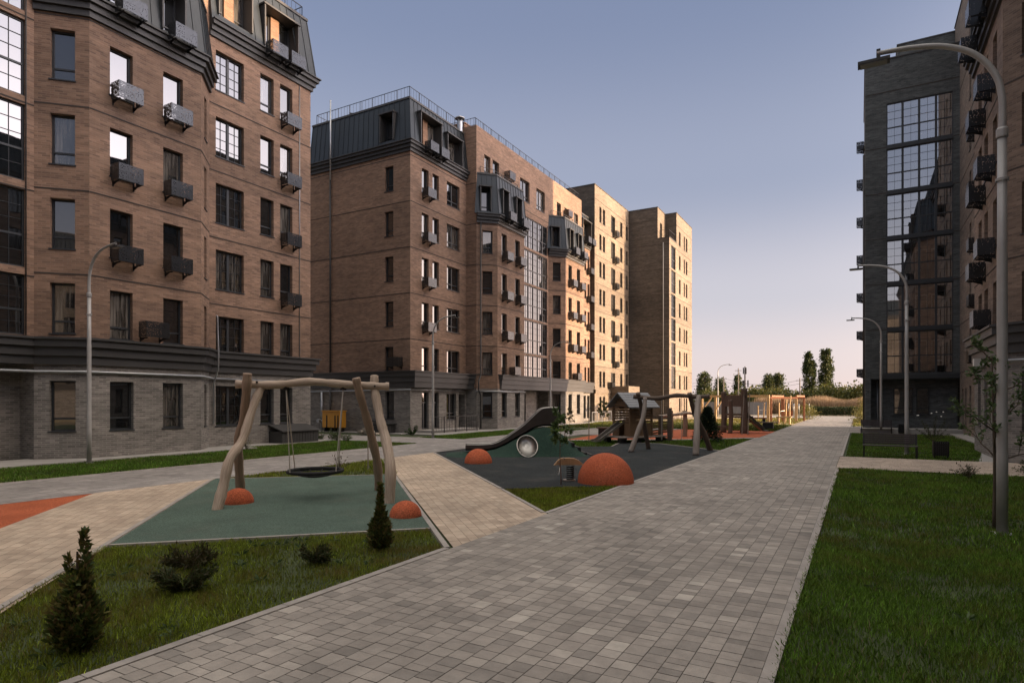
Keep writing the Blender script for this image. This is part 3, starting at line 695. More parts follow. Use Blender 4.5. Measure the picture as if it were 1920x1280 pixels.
cn = MB(); cn.box(XT-.02, -22.5, 66.6, 70.5, 3.05, 3.8); cn.box(XT-.02, -22.6, 66.75, 66.95, 0, 3.05); cn.build('entrance_canopy', M['brick_tan'], b.r)
lc = MB(); band(lc, [(XT, YT), (XT, YQ)], -.05, .12, 2.95, 3.35); lc.build('ground_floor_band', M['brick_tan'], b.r)
dr = MB(); dr.box(XT+.02, XT+.1, 67.6, 69.2, 0, 2.4); dr.build('door', M['door_wood'], b.r)
b.finish()

# ================================================================== building D: the dark grey block and brown bay on the right
XW, XF, XG = 5.6, 4.3, .32
YN, YFR, YFE = 26.9, 48.7, 58.8
PZ = .3
b = Bld('apartment_building', 'dark grey and brown block on the right with a tall stack of glazed loggias', (XW, 35, 0), M['brick_taupe'], M['brick_dark'])
ZF = 25.1
tp = [6.45+3.0*k for k in range(6)]; cour = [t_+.5 for t_ in tp]
# the grey tower that juts out towards the path: front with six glazed loggias
lz = [(3.95+3.07*k, 3.95+3.07*k+2.82) for k in range(6)]
gd = [(1.25, 4.95, a, c, 'G', .06, M['clear']) for a, c in lz]
dark = MB()
b.seg((XG, YFR), (XW, YFR), 3.6, ZF, gd, mb=dark, courses=[a-.13 for a, c in lz[1:]]+[22.9])
b.seg((XG+.0, YFR+1.0), (XW, YFR+1.0), PZ, 3.6, [(1.7, 2.85, 1.2, 3.0, 'n', .12, M['glass_a']), (3.0, 3.75, 1.2, 3.0, 'n', .12, M['glass_a'])], mb=dark)
b.seg((XG, YFR), (XG+.35, YFR), 0, 3.6, mb=dark); b.seg((XG+.35, YFR), (XG+.35, YFR+1), 0, 3.6, mb=dark)
dark.face([(XG+.35, YFR, 3.6), (XW, YFR, 3.6), (XW, YFR+1, 3.6), (XG+.35, YFR+1, 3.6)][::-1])
sw = [(s, s+.8, z-1.75, z, 'n') for s in (2.3, 5.2, 8.0) for z in [3.95+3.07*k+2.4 for k in range(6)]]
b.seg((XG, YFE), (XG, YFR), 0, ZF, sw, mb=dark); b.seg((20, YFE), (XG, YFE), 0, 27, mb=dark)
b.seg((2.3, YFR+2.3), (XW, YFR+2.3), ZF-.4, 27.0, mb=dark); b.seg((2.3, YFE), (2.3, YFR+2.3), ZF-.4, 27, mb=dark)
dark.face([(XG, YFR, ZF-.3), (XW, YFR, ZF-.3), (XW, YFE, ZF-.3), (XG, YFE, ZF-.3)]); dark.face([(2.3, YFR+2.3, 26.9), (20, YFR+2.3, 26.9), (20, YFE, 26.9), (2.3, YFE, 26.9)])
# main plane towards the camera: tall part then the lower wing with the bay
YH = 36.5
sp = []
for s in (4.0, 6.2, 7.6, 10.4): sp += [(s, s+.72, z-1.75, z, 'n') for z in tp+[24.4]]
sp += [(s, s+.7, .9, 3.0, 'n') for s in (4.0, 6.2, 7.6, 10.4)] + [(1.0, 1.7, .35, 2.9, 'd'), (2.2, 2.9, .35, 2.9, 'd')]
b.seg((XW, YFR), (XW, YH), 0, 27.2, sp, courses=cour+[3.9])
b.seg((XW, YH), (20, YH), 18, 27.2)
b.wall.face([(XW, YH, 27), (20, YH, 27), (20, YFR+2.3, 27), (XW, YFR+2.3, 27)])
b.seg((XW, 51), (XW, YFR), ZF-.3, 27.2)
brown = MB(); greyb = MB()
sp = [(s, s+.75, z-1.75, z, 'n') for s in (.9,) for z in tp[:5]]
b.seg((XW, YH), (XW, 34.2), 0, 19, sp, mb=brown, courses=cour)
b.seg((XW, 34.2), (XF, 32.9), 4, 16.4, mb=brown); b.seg((XW, 34.2), (XF, 32.9), 0, 4, mb=greyb)
bw = [(s, s+.8, z-1.75, z, 'n') for s in (1.0, 2.4, 4.2) for z in tp[:4]]
b.seg((XF, 32.9), (XF, YN), 4, 16.4, bw, mb=brown, courses=cour)
b.seg((XF, 32.9), (XF, YN), 0, 4, [(.9, 1.6, 1.1, 3.1, 'n'), (2.4, 3.1, 1.1, 3.1, 'n'), (4.2, 4.9, 1.1, 3.1, 'n')], mb=greyb)
b.seg((XF, YN), (XW, YN-1.3), 4, 16.4, [(.62, 1.4, z-1.75, z, 'n') for z in tp[:4]], mb=brown, courses=cour)
b.seg((XF, YN), (XW, YN-1.3), 0, 4, [(.62, 1.4, 1.1, 3.1, 'n')], mb=greyb)
sp = [(s, s+1.4, z-1.75, z, 'w') for s in range(2, 44, 4) for z in tp[:5]]
b.seg((XW, YN-1.3), (XW, -22), 4, 19, sp, mb=brown, courses=cour)
b.seg((XW, YN-1.3), (XW, -22), 0, 4, [(s, s+1.4, 1.1, 2.9, 'w') for s in range(2, 44, 4)], mb=greyb)
b.seg((XW, -22), (20, -22), 0, 22, mb=brown); b.seg((20, -22), (20, YFE), 0, 22.2, mb=brown)
b.wall.face([(XW, YN-1.3, 16), (XW, 34.2, 16), (XW, 34.2, 19), (XW, YN-1.3, 19)][::-1])
kp = [(XW, YH), (XW, 34.2), (XF, 32.9), (XF, YN), (XW, YN-1.3), (XW, -22)]
b.cornice(kp, 3.75, 4.75); b.cornice([(XW, YH), (XW, -22), ], 18.8, 19.5); b.cornice([(XW, 34.2), (XF, 32.9), (XF, YN), (XW, YN-1.3)], 16, 16.7)
mansard(b, [(XW, 34.2), (XF, 32.9), (XF, YN), (XW, YN-1.3)], [.14, .16, .14, 0], 16.7, 19.6, [(1, 1, 2, 16.9, 18.7, 'n'), (1, 3.9, 4.9, 16.9, 18.7, 'n')], out=.2)
mansard(b, [(XW, YH), (XW, -22), (20, -22), (20, YH)], [.16, 0, 0, 0], 19.5, 22.4, [(0, s, s+1.9, 19.7, 21.6, 'pair') for s in (18, 26, 34, 42, 50)], out=.2)
brown.build('bay_wall', M['brick_mid'], b.r); greyb.build('bay_ground_floor_wall', M['brick_grey'], b.r); dark.build('tower_wall', M['brick_dark'], b.r)
tS = Vector((0, -1))
for k, z in enumerate(tp[:5]):
    if k: ac(b, (XF, 32.9), tS, 3.9, z-1.75-.25) if k < 4 else None; ac(b, (XF, 32.9), tS, 1.9, z-1.75-.75) if 0 < k < 4 else None
    ac(b, (XW, YFR), tS, 7.2, z-1.75-.5); 
for k in range(2): ac(b, (XF-.25, 32.9), tS, (3.9, 1.9)[k], 16.3-.4*k)
ac(b, (XF, 32.9), tS, 3.0, 4.95); ac(b, (XW, YFR), tS, 10.3, 3.6)
for k in range(7): ac(b, (XG, YFE), tS, .7, 4.1+3.05*k)
# loggia interiors: floor slabs, back wall, doors, lining behind the lower panes
it = MB(); dr = MB(); ln = MB(); sl = MB()
x0, x1 = XG+1.27, XG+4.93
for a, c in lz:
    it.face([(x0, YFR+1.5, a), (x1, YFR+1.5, a), (x1, YFR+1.5, c), (x0, YFR+1.5, c)])
    sl.box(XG+.3, XW-.05, YFR+.28, YFR+1.6, a-.2, a-.01)
    for xx in (.35, 1.7, 2.6):
        dr.box(x0+xx, x0+xx+.08, YFR+1.42, YFR+1.49, a+.02, a+2.3); dr.box(x0+xx+.62, x0+xx+.7, YFR+1.42, YFR+1.49, a+.02, a+2.3)
        dr.box(x0+xx+.08, x0+xx+.62, YFR+1.42, YFR+1.49, a+2.22, a+2.3); dr.box(x0+xx+.08, x0+xx+.62, YFR+1.42, YFR+1.49, a+.85, a+.93)
    for i in range(4):
        if random.random() < .85: ln.box(x0+.1+.92*i, x0+.85+.92*i, YFR+.24, YFR+.26, a+.12, a+1.15)
sl.face([(x0, YFR+.3, 3.9), (x0, YFR+1.5, 3.9), (x0, YFR+1.5, 22.4), (x0, YFR+.3, 22.4)][::-1]); sl.face([(x1, YFR+.3, 3.9), (x1, YFR+1.5, 3.9), (x1, YFR+1.5, 22.4), (x1, YFR+.3, 22.4)]); sl.box(XG+.3, XW-.05, YFR+.28, YFR+1.6, 22.35, 22.5)
it.build('loggia_back_wall', M['inner_brown'], b.r); dr.build('loggia_door_frame', M['white_pvc'], b.r); ln.build('loggia_lining', M['curtain'], b.r); sl.build('loggia_slab', M['plaster'], b.r)
for a, c in lz[1:]: sp_ = MB(); sp_.box(XG+1.26, XG+4.94, YFR-.05, YFR+.03, a-.24, a-.01); sp_.build('loggia_spandrel', M['frame'], b.r)
sp_ = MB()
sp_.box(XG+1.0, XW-.02, YFR-.06, YFR+.0, 3.6, 3.9); sp_.build('loggia_spandrel', M['frame'], b.r)
pipe(b, [(XG-.08, YFR+.15, .1), (XG-.08, YFR+.15, 19)], .06)
pipe(b, [(XG+.75, YFR+.93, .3), (XG+.75, YFR+.93, 3.5)], .05, 'downpipe', M['steel'])
pipe(b, [(XF-.09, 32.5, 3.55), (XF-.09, YN-.05, 3.5), (XW, YN-1.5, 3.48)], .045, 'gas_pipe', M['steel'])
fl = MB(); fl.box(XF-.32, XF-.05, 30.6, 30.9, 3.5, 3.8); fl.build('floodlight', M['white_pvc'], b.r)
cpm = MB(); band(cpm, [(XG, YFE), (XG, YFR), (XW, YFR)], -.3, .05, ZF, ZF+.08); band(cpm, [(2.3, YFE), (2.3, YFR+2.3), (XW, YFR+2.3)], -.3, .04, 27, 27.08); band(cpm, [(XW, YFR+2.3), (XW, YH), (20, YH)], -.3, .05, 27.2, 27.28); cpm.build('coping', M['trim'], b.r)
pl = MB(); pl.box(XG-.3, XW+1, YFR-1.6, YFR+1.1, 0, PZ); pl.box(4.9, XW, 34.5, 47, 0, .08); pl.build('entrance_terrace', M['plaster'], b.r)
b.finish()

# ================================================================== building E: unseen block added behind the camera for the window panes to mirror
b = Bld('apartment_building', 'dark brick block added unseen behind the camera, mirrored in the panes of the glazed tower', (-8, -48, 0), M['brick_umber'], M['brick_grey'])
ws = [(s_, s_+1.4, z-1.8, z, 'w') for s_ in range(4, 66, 7) for z in (6, 9, 12, 15)]
b.seg((28, -46), (-44, -46), 3.4, 19, ws); b.seg((28, -46), (-44, -46), 0, 3.4, base=True)
b.seg((-44, -46), (-44, -60), 0, 19); b.seg((-44, -60), (28, -60), 0, 19); b.seg((28, -60), (28, -46), 0, 19)
b.cornice([(28, -46), (-44, -46)], 3.4, 4.3); b.cornice([(28, -46), (-44, -46)], 18.4, 19.1)
mansard(b, [(28, -46), (-44, -46), (-44, -60), (28, -60)], [.16]*4, 19.1, 22)
b.finish()
# ------------------------------------------------------------------ ground, paths, lawns
M['soil'] = mat('lawn_ground', (.045, .06, .02), .95, noise=(1.4, .5), bump=(30, .6))
M['far_ground'] = mat('dry_field', (.2, .15, .075), .95, noise=(.25, .4))
M['joint'] = mat('paving_joint', (.12, .106, .09), .95, noise=(6, .3))
M['paver'] = mat('concrete_paver', (.3, .27, .24), .82, noise=(5, .16), bump=(60, .15), attr=True)
def stains(m, sc=.55, lo=.68, hi=1.2):
    N, L = nodes(m); b = N['Principled BSDF']; l0 = b.inputs['Base Color'].links[0].from_socket
    tc = N.new('ShaderNodeTexCoord'); n = N.new('ShaderNodeTexNoise'); n.inputs['Scale'].default_value = sc; n.inputs['Detail'].default_value = 7; n.inputs['Roughness'].default_value = .68; n.inputs['Distortion'].default_value = .4
    L.new(tc.outputs['Object'], n.inputs['Vector']); r = N.new('ShaderNodeMapRange'); r.inputs['From Min'].default_value = .3; r.inputs['From Max'].default_value = .7; r.inputs['To Min'].default_value = lo; r.inputs['To Max'].default_value = hi
    L.new(n.outputs['Fac'], r.inputs['Value']); s1 = N.new('ShaderNodeVectorMath'); s1.operation = 'SCALE'; L.new(l0, s1.inputs[0]); L.new(r.outputs[0], s1.inputs['Scale']); L.new(s1.outputs[0], b.inputs['Base Color'])
stains(M['paver'])
M['kerb'] = mat('kerb_concrete', (.33, .3, .27), .85, noise=(3, .25), bump=(40, .2))
def rubber(name, c, am=.22):
    m = mat(name, c, .92, spec=.25, noise=(1.1, am), bump=(180, .6)); N, L = nodes(m); b = N['Principled BSDF']; l0 = b.inputs['Base Color'].links[0].from_socket
    tc = N.new('ShaderNodeTexCoord'); v = N.new('ShaderNodeTexVoronoi'); v.inputs['Scale'].default_value = 95; L.new(tc.outputs['Object'], v.inputs['Vector'])   # granules
    r = N.new('ShaderNodeMapRange'); r.inputs['To Min'].default_value = .55; r.inputs['To Max'].default_value = 1.45; sp = N.new('ShaderNodeSeparateColor'); L.new(v.outputs['Color'], sp.inputs[0]); L.new(sp.outputs[0], r.inputs['Value'])
    s1 = N.new('ShaderNodeVectorMath'); s1.operation = 'SCALE'; L.new(l0, s1.inputs[0]); L.new(r.outputs[0], s1.inputs['Scale'])
    n = N.new('ShaderNodeTexNoise'); n.inputs['Scale'].default_value = .7; n.inputs['Detail'].default_value = 8; n.inputs['Roughness'].default_value = .75; L.new(tc.outputs['Object'], n.inputs['Vector'])   # blown sand and dust
    r2 = N.new('ShaderNodeMapRange'); r2.inputs['From Min'].default_value = .52; r2.inputs['From Max'].default_value = .78; r2.inputs['To Max'].default_value = .3; L.new(n.outputs['Fac'], r2.inputs['Value'])
    mx = N.new('ShaderNodeMix'); mx.data_type = 'RGBA'; L.new(r2.outputs[0], mx.inputs['Factor']); L.new(s1.outputs[0], mx.inputs['A']); mx.inputs['B'].default_value = (.2, .175, .14, 1)
    L.new(mx.outputs['Result'], b.inputs['Base Color']); return m
M['rub_green'] = rubber('green_rubber', (.085, .125, .1)); M['rub_black'] = rubber('black_rubber', (.026, .031, .032))
M['rub_red'] = rubber('red_rubber', (.4, .105, .045)); M['rub_hill'] = rubber('dark_green_rubber', (.022, .05, .037))
def sheet(name, poly, z, m, th=0.):
    mb = MB(); poly = ccw(poly)
    if th: mb.prism(poly, z-th, z)
    else: mb.face([(*p, z) for p in poly])
    return struct(mb.build(name, m, loc=(0, 0, 0)))
PX0, PX1 = -5.07, -.66
g = MB(); S = 900
g.face([(-S, -S, -.03), (S, -S, -.03), (S, S, -.03), (-S, S, -.03)]); struct(g.build('ground', M['far_ground'], loc=(0, 0, 0)))
sheet('lawn_ground', [(-40, -25), (12, -25), (12, 62), (-19.7, 62), (-40, 62)], -.02, M['soil'])
def pave(name, conv, ang, roww, lens, tones, z, gap=.008, jit=.0, weights=None):
    """individual pavers in rows along ang, clipped to a convex outline"""
    conv = ccw(conv); base = MB(); base.face([(*p, z-.006) for p in conv]); struct(base.build(name+'_bed', M['joint'], loc=(0, 0, 0)))
    mb = MB(); ca, sa = math.cos(ang), math.sin(ang)
    loc = [(p[0]*ca+p[1]*sa, -p[0]*sa+p[1]*ca) for p in conv]
    u0, u1 = min(p[0] for p in loc), max(p[0] for p in loc); v0, v1 = min(p[1] for p in loc), max(p[1] for p in loc)
    v = v0
    while v < v1:
        u = u0-random.random()*lens[0]
        while u < u1:
            Ln = random.choice(lens); q = [(u+gap/2, v+gap/2), (u+Ln-gap/2, v+gap/2), (u+Ln-gap/2, v+roww-gap/2), (u+gap/2, v+roww-gap/2)]
            w = [(p[0]*ca-p[1]*sa, p[0]*sa+p[1]*ca) for p in q]
            c = clip(w, conv)
            if len(c) >= 3:
                t = random.choices(tones, weights)[0]; k = 1+random.uniform(-.08, .08); zz = z+random.uniform(-.001, .001)
                mb.face([(*p, zz) for p in c], None, tuple(x*k for x in t))
            u += Ln
        v += roww
    return struct(mb.build(name, M['paver'], loc=(0, 0, 0)))
greys = [(.335, .3, .26), (.3, .268, .232), (.25, .225, .196), (.37, .333, .288), (.44, .4, .345)]
tans = [(.48, .38, .285), (.44, .345, .258), (.51, .41, .31)]
pave('main_path', [(PX0, -2), (PX1, -2), (PX1, 34), (PX0, 34)], math.pi/2, .1764, (.11, .16, .16, .21), greys, .012, gap=.007, weights=(7, 6, 2.6, 2, .25))
pave('main_path', [(PX0, 34), (PX1, 34), (PX1, 98), (PX0, 98)], math.pi/2, .1764, (.2, .27, .35), greys, .012, gap=.01, weights=(6, 6, 4, 2, .35))
GX0, GX1 = -19.0, -15.2
pave('cross_path', [(GX0, -8), (GX1, -8), (GX1, 36), (GX0, 36)], math.pi/2, .2, (.3, .4), [(.27, .25, .235), (.24, .222, .21), (.3, .28, .26)], .010)
pave('side_path', [(-40, 24.6), (GX0, 24.6), (GX0, 28.5), (-40, 28.5)], 0, .2, (.3, .4), [(.27, .25, .235), (.24, .222, .21), (.3, .28, .26)], .010)
pave('cross_path', [(GX0+.7, 36), (-14.3, 36), (-11.6, 47), (-18.0, 47)], math.pi/2, .2, (.4,), [(.27, .25, .235), (.3, .28, .26)], .010)
pave('tan_path', [(-15.2, 17.43), (PX0, 7.3), (PX0, 10.35), (-15.2, 20.5)], -math.pi/4, .16, (.2, .2, .25), tans, .011, gap=.006)
pave('tan_path', [(-15.2, 10.65), (PX0, .52), (PX0, -2.5), (-15.2, 7.6)], -math.pi/4, .16, (.2, .2, .25), tans, .011, gap=.006)
pave('tan_path', [(PX1+.01, 21.95), (8, 21.95), (8, 26.6), (PX1+.01, 26.6)], 0, .2, (.25, .3), [(.43, .345, .27), (.4, .32, .25), (.46, .37, .29)], .011)
pave('plaza_path', [(-14, 85.5), (12, 85.5), (12, 98), (-14, 98)], 0, .3, (.4, .6), greys, .006)
pave('cross_path', [(PX1+.01, 46.7), (5.5, 46.7), (5.5, 48.6), (PX1+.01, 48.6)], 0, .2, (.3, .4), greys[:3], .008); pave('cross_path', [(PX1+.01, 48.6), (.25, 48.6), (.25, 59), (PX1+.01, 59)], 0, .2, (.3, .4), greys[:3], .008)
sheet('entrance_pavement', [(3.6, 26.62), (8, 26.62), (5.6, 52), (4.6, 47), (5.0, 36)], .005, M['plaster'])
sheet('red_rubber_surface', [(-15.18, 7.58), (-15.18, -3), (-4.6, -3)], .008, M['rub_red'])
sheet('green_rubber_surface', [(-15.1, 10.55), (-9.54, 4.99), (-6.17, 8.26), (-11.58, 13.67)], .018, M['rub_green'], .03)
sheet('black_rubber_surface', [(-15.0, 20.28), (-7.44, 12.74), (PX0-.02, 14.6), (PX0-.02, 27), (-8.6, 30.1), (-10.6, 30.3), (-10.0, 27.2), (-15.0, 23.1)], .014, M['rub_black'], .03)
sheet('red_rubber_surface', [(-13.9, 30.6), (-8.3, 34.6), (PX0-.02, 38.4), (PX0-.02, 46.3), (-11.5, 46.3), (-14.3, 35.6)], .012, M['rub_red'], .03)
sheet('playground_sand', [(-18.5, 60), (PX0-.1, 60), (PX0-.1, 85), (-18.5, 85)], .0, mat('pale_sand', (.42, .33, .2), .95, noise=(1, .2)))
def kerb(pts, w=.1, z=.03, name='kerb', m='kerb'):
    mb = MB()
    for i in range(len(pts)-1):
        a = Vector(pts[i]); b_ = Vector(pts[i+1]); L = (b_-a).length; k = max(1, round(L/1.0)); t = (b_-a)/L
        for j in range(k): p = a+t*(L*j/k+.004); q = a+t*(L*(j+1)/k-.004); mb.bar((*p, z-.06), (*q, z-.06), w, .12)
    return struct(mb.build(name, M[m], loc=(0, 0, 0)))
kerb([(PX1+.055, -2), (PX1+.055, 21.9)], .1, .024); kerb([(PX1+.055, 26.65), (PX1+.055, 47)], .1, .024)
kerb([(PX0-.05, .6), (PX0-.05, 7.2)], .1, .022); kerb([(PX0-.05, 10.4), (PX0-.05, 38)], .1, .02)
kerb([(GX0-.05, -8), (GX0-.05, 24.5)], .1, .02); kerb([(GX0-.05, 28.6), (GX0-.05, 36)], .1, .02); kerb([(GX1+.05, 10.8), (GX1+.05, 17.9)], .1, .02)
kerb([(-15.15, 10.52), (-9.5, 4.87), (PX0-.1, .45)], .08, .024); kerb([(PX0-.06, 7.23), (-15.15, 17.32)], .08, .024)
kerb([(-9.52, 4.95), (-6.16, 8.2)], .07, .022); kerb([(-15.05, 10.62), (-11.62, 13.72)], .06, .022)
kerb([(-7.4, 12.68), (PX0-.12, 10.42)], .08, .024); kerb([(-15.05, 20.32), (-7.48, 12.76)], .08, .024)
kerb([(-13.9, 30.35), (-8.2, 34.2), (PX0-.1, 37.6)], .5, .016); kerb([(PX0, 27.1), (-8.6, 30.2), (-10.65, 30.4), (-10.05, 27.3)], .08, .022)
kerb([(-22.4, 28.6), (-22.4, 42)], .08, .02); kerb([(PX1+.3, 46.6), (5, 46.6)], .1, .02)

# ------------------------------------------------------------------ grass: blades over the lawns, one object
M['grass'] = leafmat('grass_blades', .35, .55)
def grass(name, poly, n, h, w, base, warm=0., kill=None):
    P = np.array(poly); mn, mxx = P.min(0), P.max(0)
    pts = mn + rng.random((int(n*1.0), 2))*(mxx-mn); pts = pts[inpoly(pts, poly)]
    f = np.sin(pts[:, 0]*1.7+np.sin(pts[:, 1]*1.1)*1.5)*np.sin(pts[:, 1]*1.9+np.sin(pts[:, 0]*.9)*1.3)
    f2 = np.sin(pts[:, 0]*4.1+1.3*np.sin(pts[:, 1]*3.3))*np.sin(pts[:, 1]*4.7+np.sin(pts[:, 0]*2.9)*1.2)
    ht = .62+.28*f+.22*f2
    keep = rng.random(len(pts)) < np.clip(ht*1.35+.08, .04, 1); pts = pts[keep]; ht = ht[keep]; f = f[keep]; f2 = f2[keep]; N = len(pts)
    hh = h*np.clip(.55+.55*ht, .25, 1.5)*rng.uniform(.5, 1.35, N); az = rng.random(N)*6.283; lean = rng.uniform(.1, .75, N)
    d = np.stack([np.cos(az), np.sin(az)], 1); az2 = rng.random(N)*6.283; s = np.stack([np.cos(az2), np.sin(az2)], 1)
    W = w*rng.uniform(.6, 1.3, N)
    V = np.zeros((N, 5, 3)); b0 = np.column_stack([pts, np.full(N, -.02)])
    sv = np.column_stack([s*W[:, None]/2, np.zeros(N)]); dv = np.column_stack([d*(lean*hh)[:, None], np.zeros(N)])
    m1 = b0+dv*.28+np.column_stack([np.zeros((N, 2)), hh*.62]); t = b0+dv+np.column_stack([np.zeros((N, 2)), hh])
    V[:, 0] = b0-sv; V[:, 1] = b0+sv; V[:, 2] = m1+sv*.75; V[:, 3] = t; V[:, 4] = m1-sv*.75
    c = np.array(base)[None]*np.exp(rng.normal(0, .42, (N, 1))); c = c*(1+.28*f[:, None])
    yel = (np.clip(f2*.6+.35*np.sin(pts[:, 0]*.8+2)*np.sin(pts[:, 1]*.7)+rng.random(N)-.5, 0, 1)*warm)[:, None]; c = c*(1-yel)+np.array([.26, .21, .06])[None]*yel
    dead = (rng.random(N) < .03)[:, None]; c = np.where(dead, np.array([.3, .24, .13]), c)
    return V, c
def grass_obj(parts, name='grass'):
    V = np.concatenate([p[0] for p in parts]); C = np.concatenate([p[1] for p in parts])
    return stuff(npmesh(name, V, 5, M['grass'], C.astype(np.float32)))
gl_ = (.2, .25, .03)
FL = [(PX0-.08, 7.16), (-6.14, 8.12), (-9.46, 4.82), (PX0-.1, .58)]
grass_obj([grass('a', FL, 100000, .062, .0075, gl_, 1.0)])
RL = [(PX1+.07, 1.5), (7, 1.5), (7, 11), (PX1+.07, 11)]; RL2 = [(PX1+.07, 11), (8, 11), (8, 21.88), (PX1+.07, 21.88)]
grass_obj([grass('b', RL, 230000, .07, .0078, (.115, .205, .028), .55), grass('b', RL2, 110000, .085, .012, (.115, .205, .028), .5)])
grass_obj([grass('c', [(PX1+.2, 26.75), (3.7, 26.75), (5.2, 38), (4.9, 46.5), (PX1+.2, 46.5)], 60000, .07, .02, (.09, .17, .022), .3)])
grass_obj([grass('d', [(-7.35, 12.65), (PX0-.12, 10.5), (PX0-.12, 14.5)], 26000, .08, .011, gl_, .9)])
grass_obj([grass('e', [(-15.05, 10.8), (-11.6, 13.9), (-15.05, 17.7)], 16000, .09, .014, gl_, .7)])
grass_obj([grass('f', [(-23.2, -2), (GX0-.1, -2), (GX0-.1, 24.4), (-24.2, 24.4), (-24.2, 18.4), (-23.2, 17.8)], 110000, .08, .017, (.09, .175, .022), .3)])
grass_obj([grass('g', [(-22.35, 28.7), (GX0-.1, 28.7), (GX0-.1, 35.8), (-18.2, 37), (-17.6, 43), (-22.3, 43)], 40000, .08, .03, (.09, .175, .022), .3)])
grass_obj([grass('h', [(PX0-.15, 27.3), (-8.6, 30.4), (-10.7, 30.6), (-10.1, 27.5), (-14.9, 23.5), (-14.9, 29.4), (-8.2, 33.7), (PX0-.15, 37)], 50000, .08, .024, (.09, .165, .022), .3)])
grass_obj([grass('i', [(-18, 47.2), (-11.6, 47.2), (-11.5, 46.6), (PX0-.2, 46.6), (PX0-.2, 60), (-18, 60)], 46000, .12, .045, (.06, .09, .016), .6), grass('i', [(-22.3, 43), (-18, 47), (-18, 60), (-22.3, 60)], 14000, .1, .045, (.09, .12, .02), .6), grass('i', [(-18, 60), (PX0-.2, 62), (PX0-.2, 84), (-9, 84), (-18, 70)], 14000, .14, .06, (.13, .13, .025), .8), grass('i', [(PX1+.2, 58), (.3, 62), (2, 84), (PX1+.1, 84)], 6000, .16, .06, (.12, .13, .025), .8)])
# ------------------------------------------------------------------ playground and street furniture
M['log'] = woodmat('weathered_log', (.56, .455, .36), (.27, .2, .15)); M['log_dark'] = woodmat('brown_log', (.38, .28, .205), (.21, .148, .105))
M['log_grey'] = woodmat('grey_log', (.36, .31, .27), (.2, .165, .14)); M['log_dusk'] = woodmat('dark_log', (.15, .11, .08), (.075, .052, .038))
M['timber'] = woodmat('pale_timber', (.6, .42, .22), (.42, .27, .13)); M['timber_red'] = woodmat('reddish_timber', (.36, .15, .07), (.22, .085, .04))
M['plank'] = woodmat('brown_plank', (.2, .12, .065), (.1, .058, .032)); M['shingle'] = woodmat('grey_shingle', (.3, .31, .33), (.17, .175, .185))
M['dome'] = rubber('orange_rubber', (.47, .115, .052), .2)
M['rope'] = mat('chain_steel', (.5, .46, .4), .45, .6); M['net'] = mat('black_rope', (.012, .012, .013), .8)
M['brushed'] = mat('brushed_steel', (.4, .38, .35), .42, .95, noise=(2, .25, (1, 12, 1)))
M['slide_metal'] = mat('dark_slide_metal', (.11, .1, .095), .34, .8, noise=(2, .2))
M['lamp_grey'] = mat('lamp_post_paint', (.36, .355, .345), .5, .25, noise=(2, .16), bump=(90, .12))
M['lamp_glass'] = mat('lamp_lens', (.22, .22, .21), .25)
M['yellow'] = mat('yellow_paint', (.62, .29, .03), .55, noise=(2, .12)); M['bench_slat'] = woodmat('dark_bench_slat', (.075, .064, .066), (.045, .038, .04), .5)
M['stone'] = mat('pale_stone', (.36, .32, .27), .9, noise=(5, .35)); M['black_plastic'] = mat('black_rubber_foot', (.015, .015, .015), .6)
M['wood_toy'] = woodmat('sanded_wood', (.5, .31, .17), (.34, .2, .1))
def wob(p0, p1, n, amp, seed):
    r = random.Random(seed); p0 = Vector(p0); p1 = Vector(p1); d = (p1-p0).normalized()
    a = d.orthogonal().normalized(); b_ = d.cross(a); ph = r.random()*6; out = []
    for i in range(n+1):
        t = i/n; e = math.sin(math.pi*t)
        out.append(p0.lerp(p1, t)+a*amp*e*math.sin(t*5.3+ph)+b_*amp*e*math.sin(t*4.1+ph*1.7))
    return out
def spline(pts, k=6):
    pts = [Vector(p) for p in pts]; out = []
    for i in range(len(pts)-1):
        p0, p1, p2, p3 = pts[max(i-1, 0)], pts[i], pts[i+1], pts[min(i+2, len(pts)-1)]
        for j in range(k):
            t = j/k; out.append(.5*((2*p1)+(p2-p0)*t+(2*p0-5*p1+4*p2-p3)*t*t+(3*p1-p0-3*p2+p3)*t**3))
    return out+[pts[-1]]
def log(name, pts, r0, r1, m, par, n=14, k=6, seed=0):
    P = spline(pts, k); N_ = len(P); rr = random.Random(seed+3)
    ph = rr.random()*6; rad = [r0+(r1-r0)*i/(N_-1)+.007*math.sin(i*1.1+ph)+.004*math.sin(i*2.7+ph) for i in range(N_)]
    mb = MB(); mb.tube(P, rad, n); return mb.build(name, m, par, smooth=True)

# --- nest swing of logs
def at(o, d, e, x, y, z): return (o[0]+d[0]*x+e[0]*y, o[1]+d[1]*x+e[1]*y, z)
L0 = Vector((-11.52, 8.4)); L1 = Vector((-9.16, 10.48)); bd = (L1-L0).normalized(); be = Vector((bd.y, -bd.x)); SL = (L1-L0).length
sw = root('nest_swing_frame', 'big pale log swing frame with a round black nest seat on green rubber', 'swing', (*((L0+L1)/2), 0))
S_ = lambda x, y, z: (L0.x+bd.x*x+be.x*y, L0.y+bd.y*x+be.y*y, z)
log('beam', [S_(.12, 0, 2.46), S_(.9, .0, 2.45), S_(1.6, 0, 2.52), S_(2.3, 0, 2.47), S_(3.0, 0, 2.43), S_(3.28, 0, 2.43)], .085, .085, M['log'], sw, seed=1)
log('leg', [(-10.8, 7.58, -.05), (-10.86, 7.78, .45), (-10.9, 7.95, .95), S_(.33, .42, 1.3), S_(.48, .16, 1.95), S_(.62, -.03, 2.4)], .105, .08, M['log'], sw, seed=2)
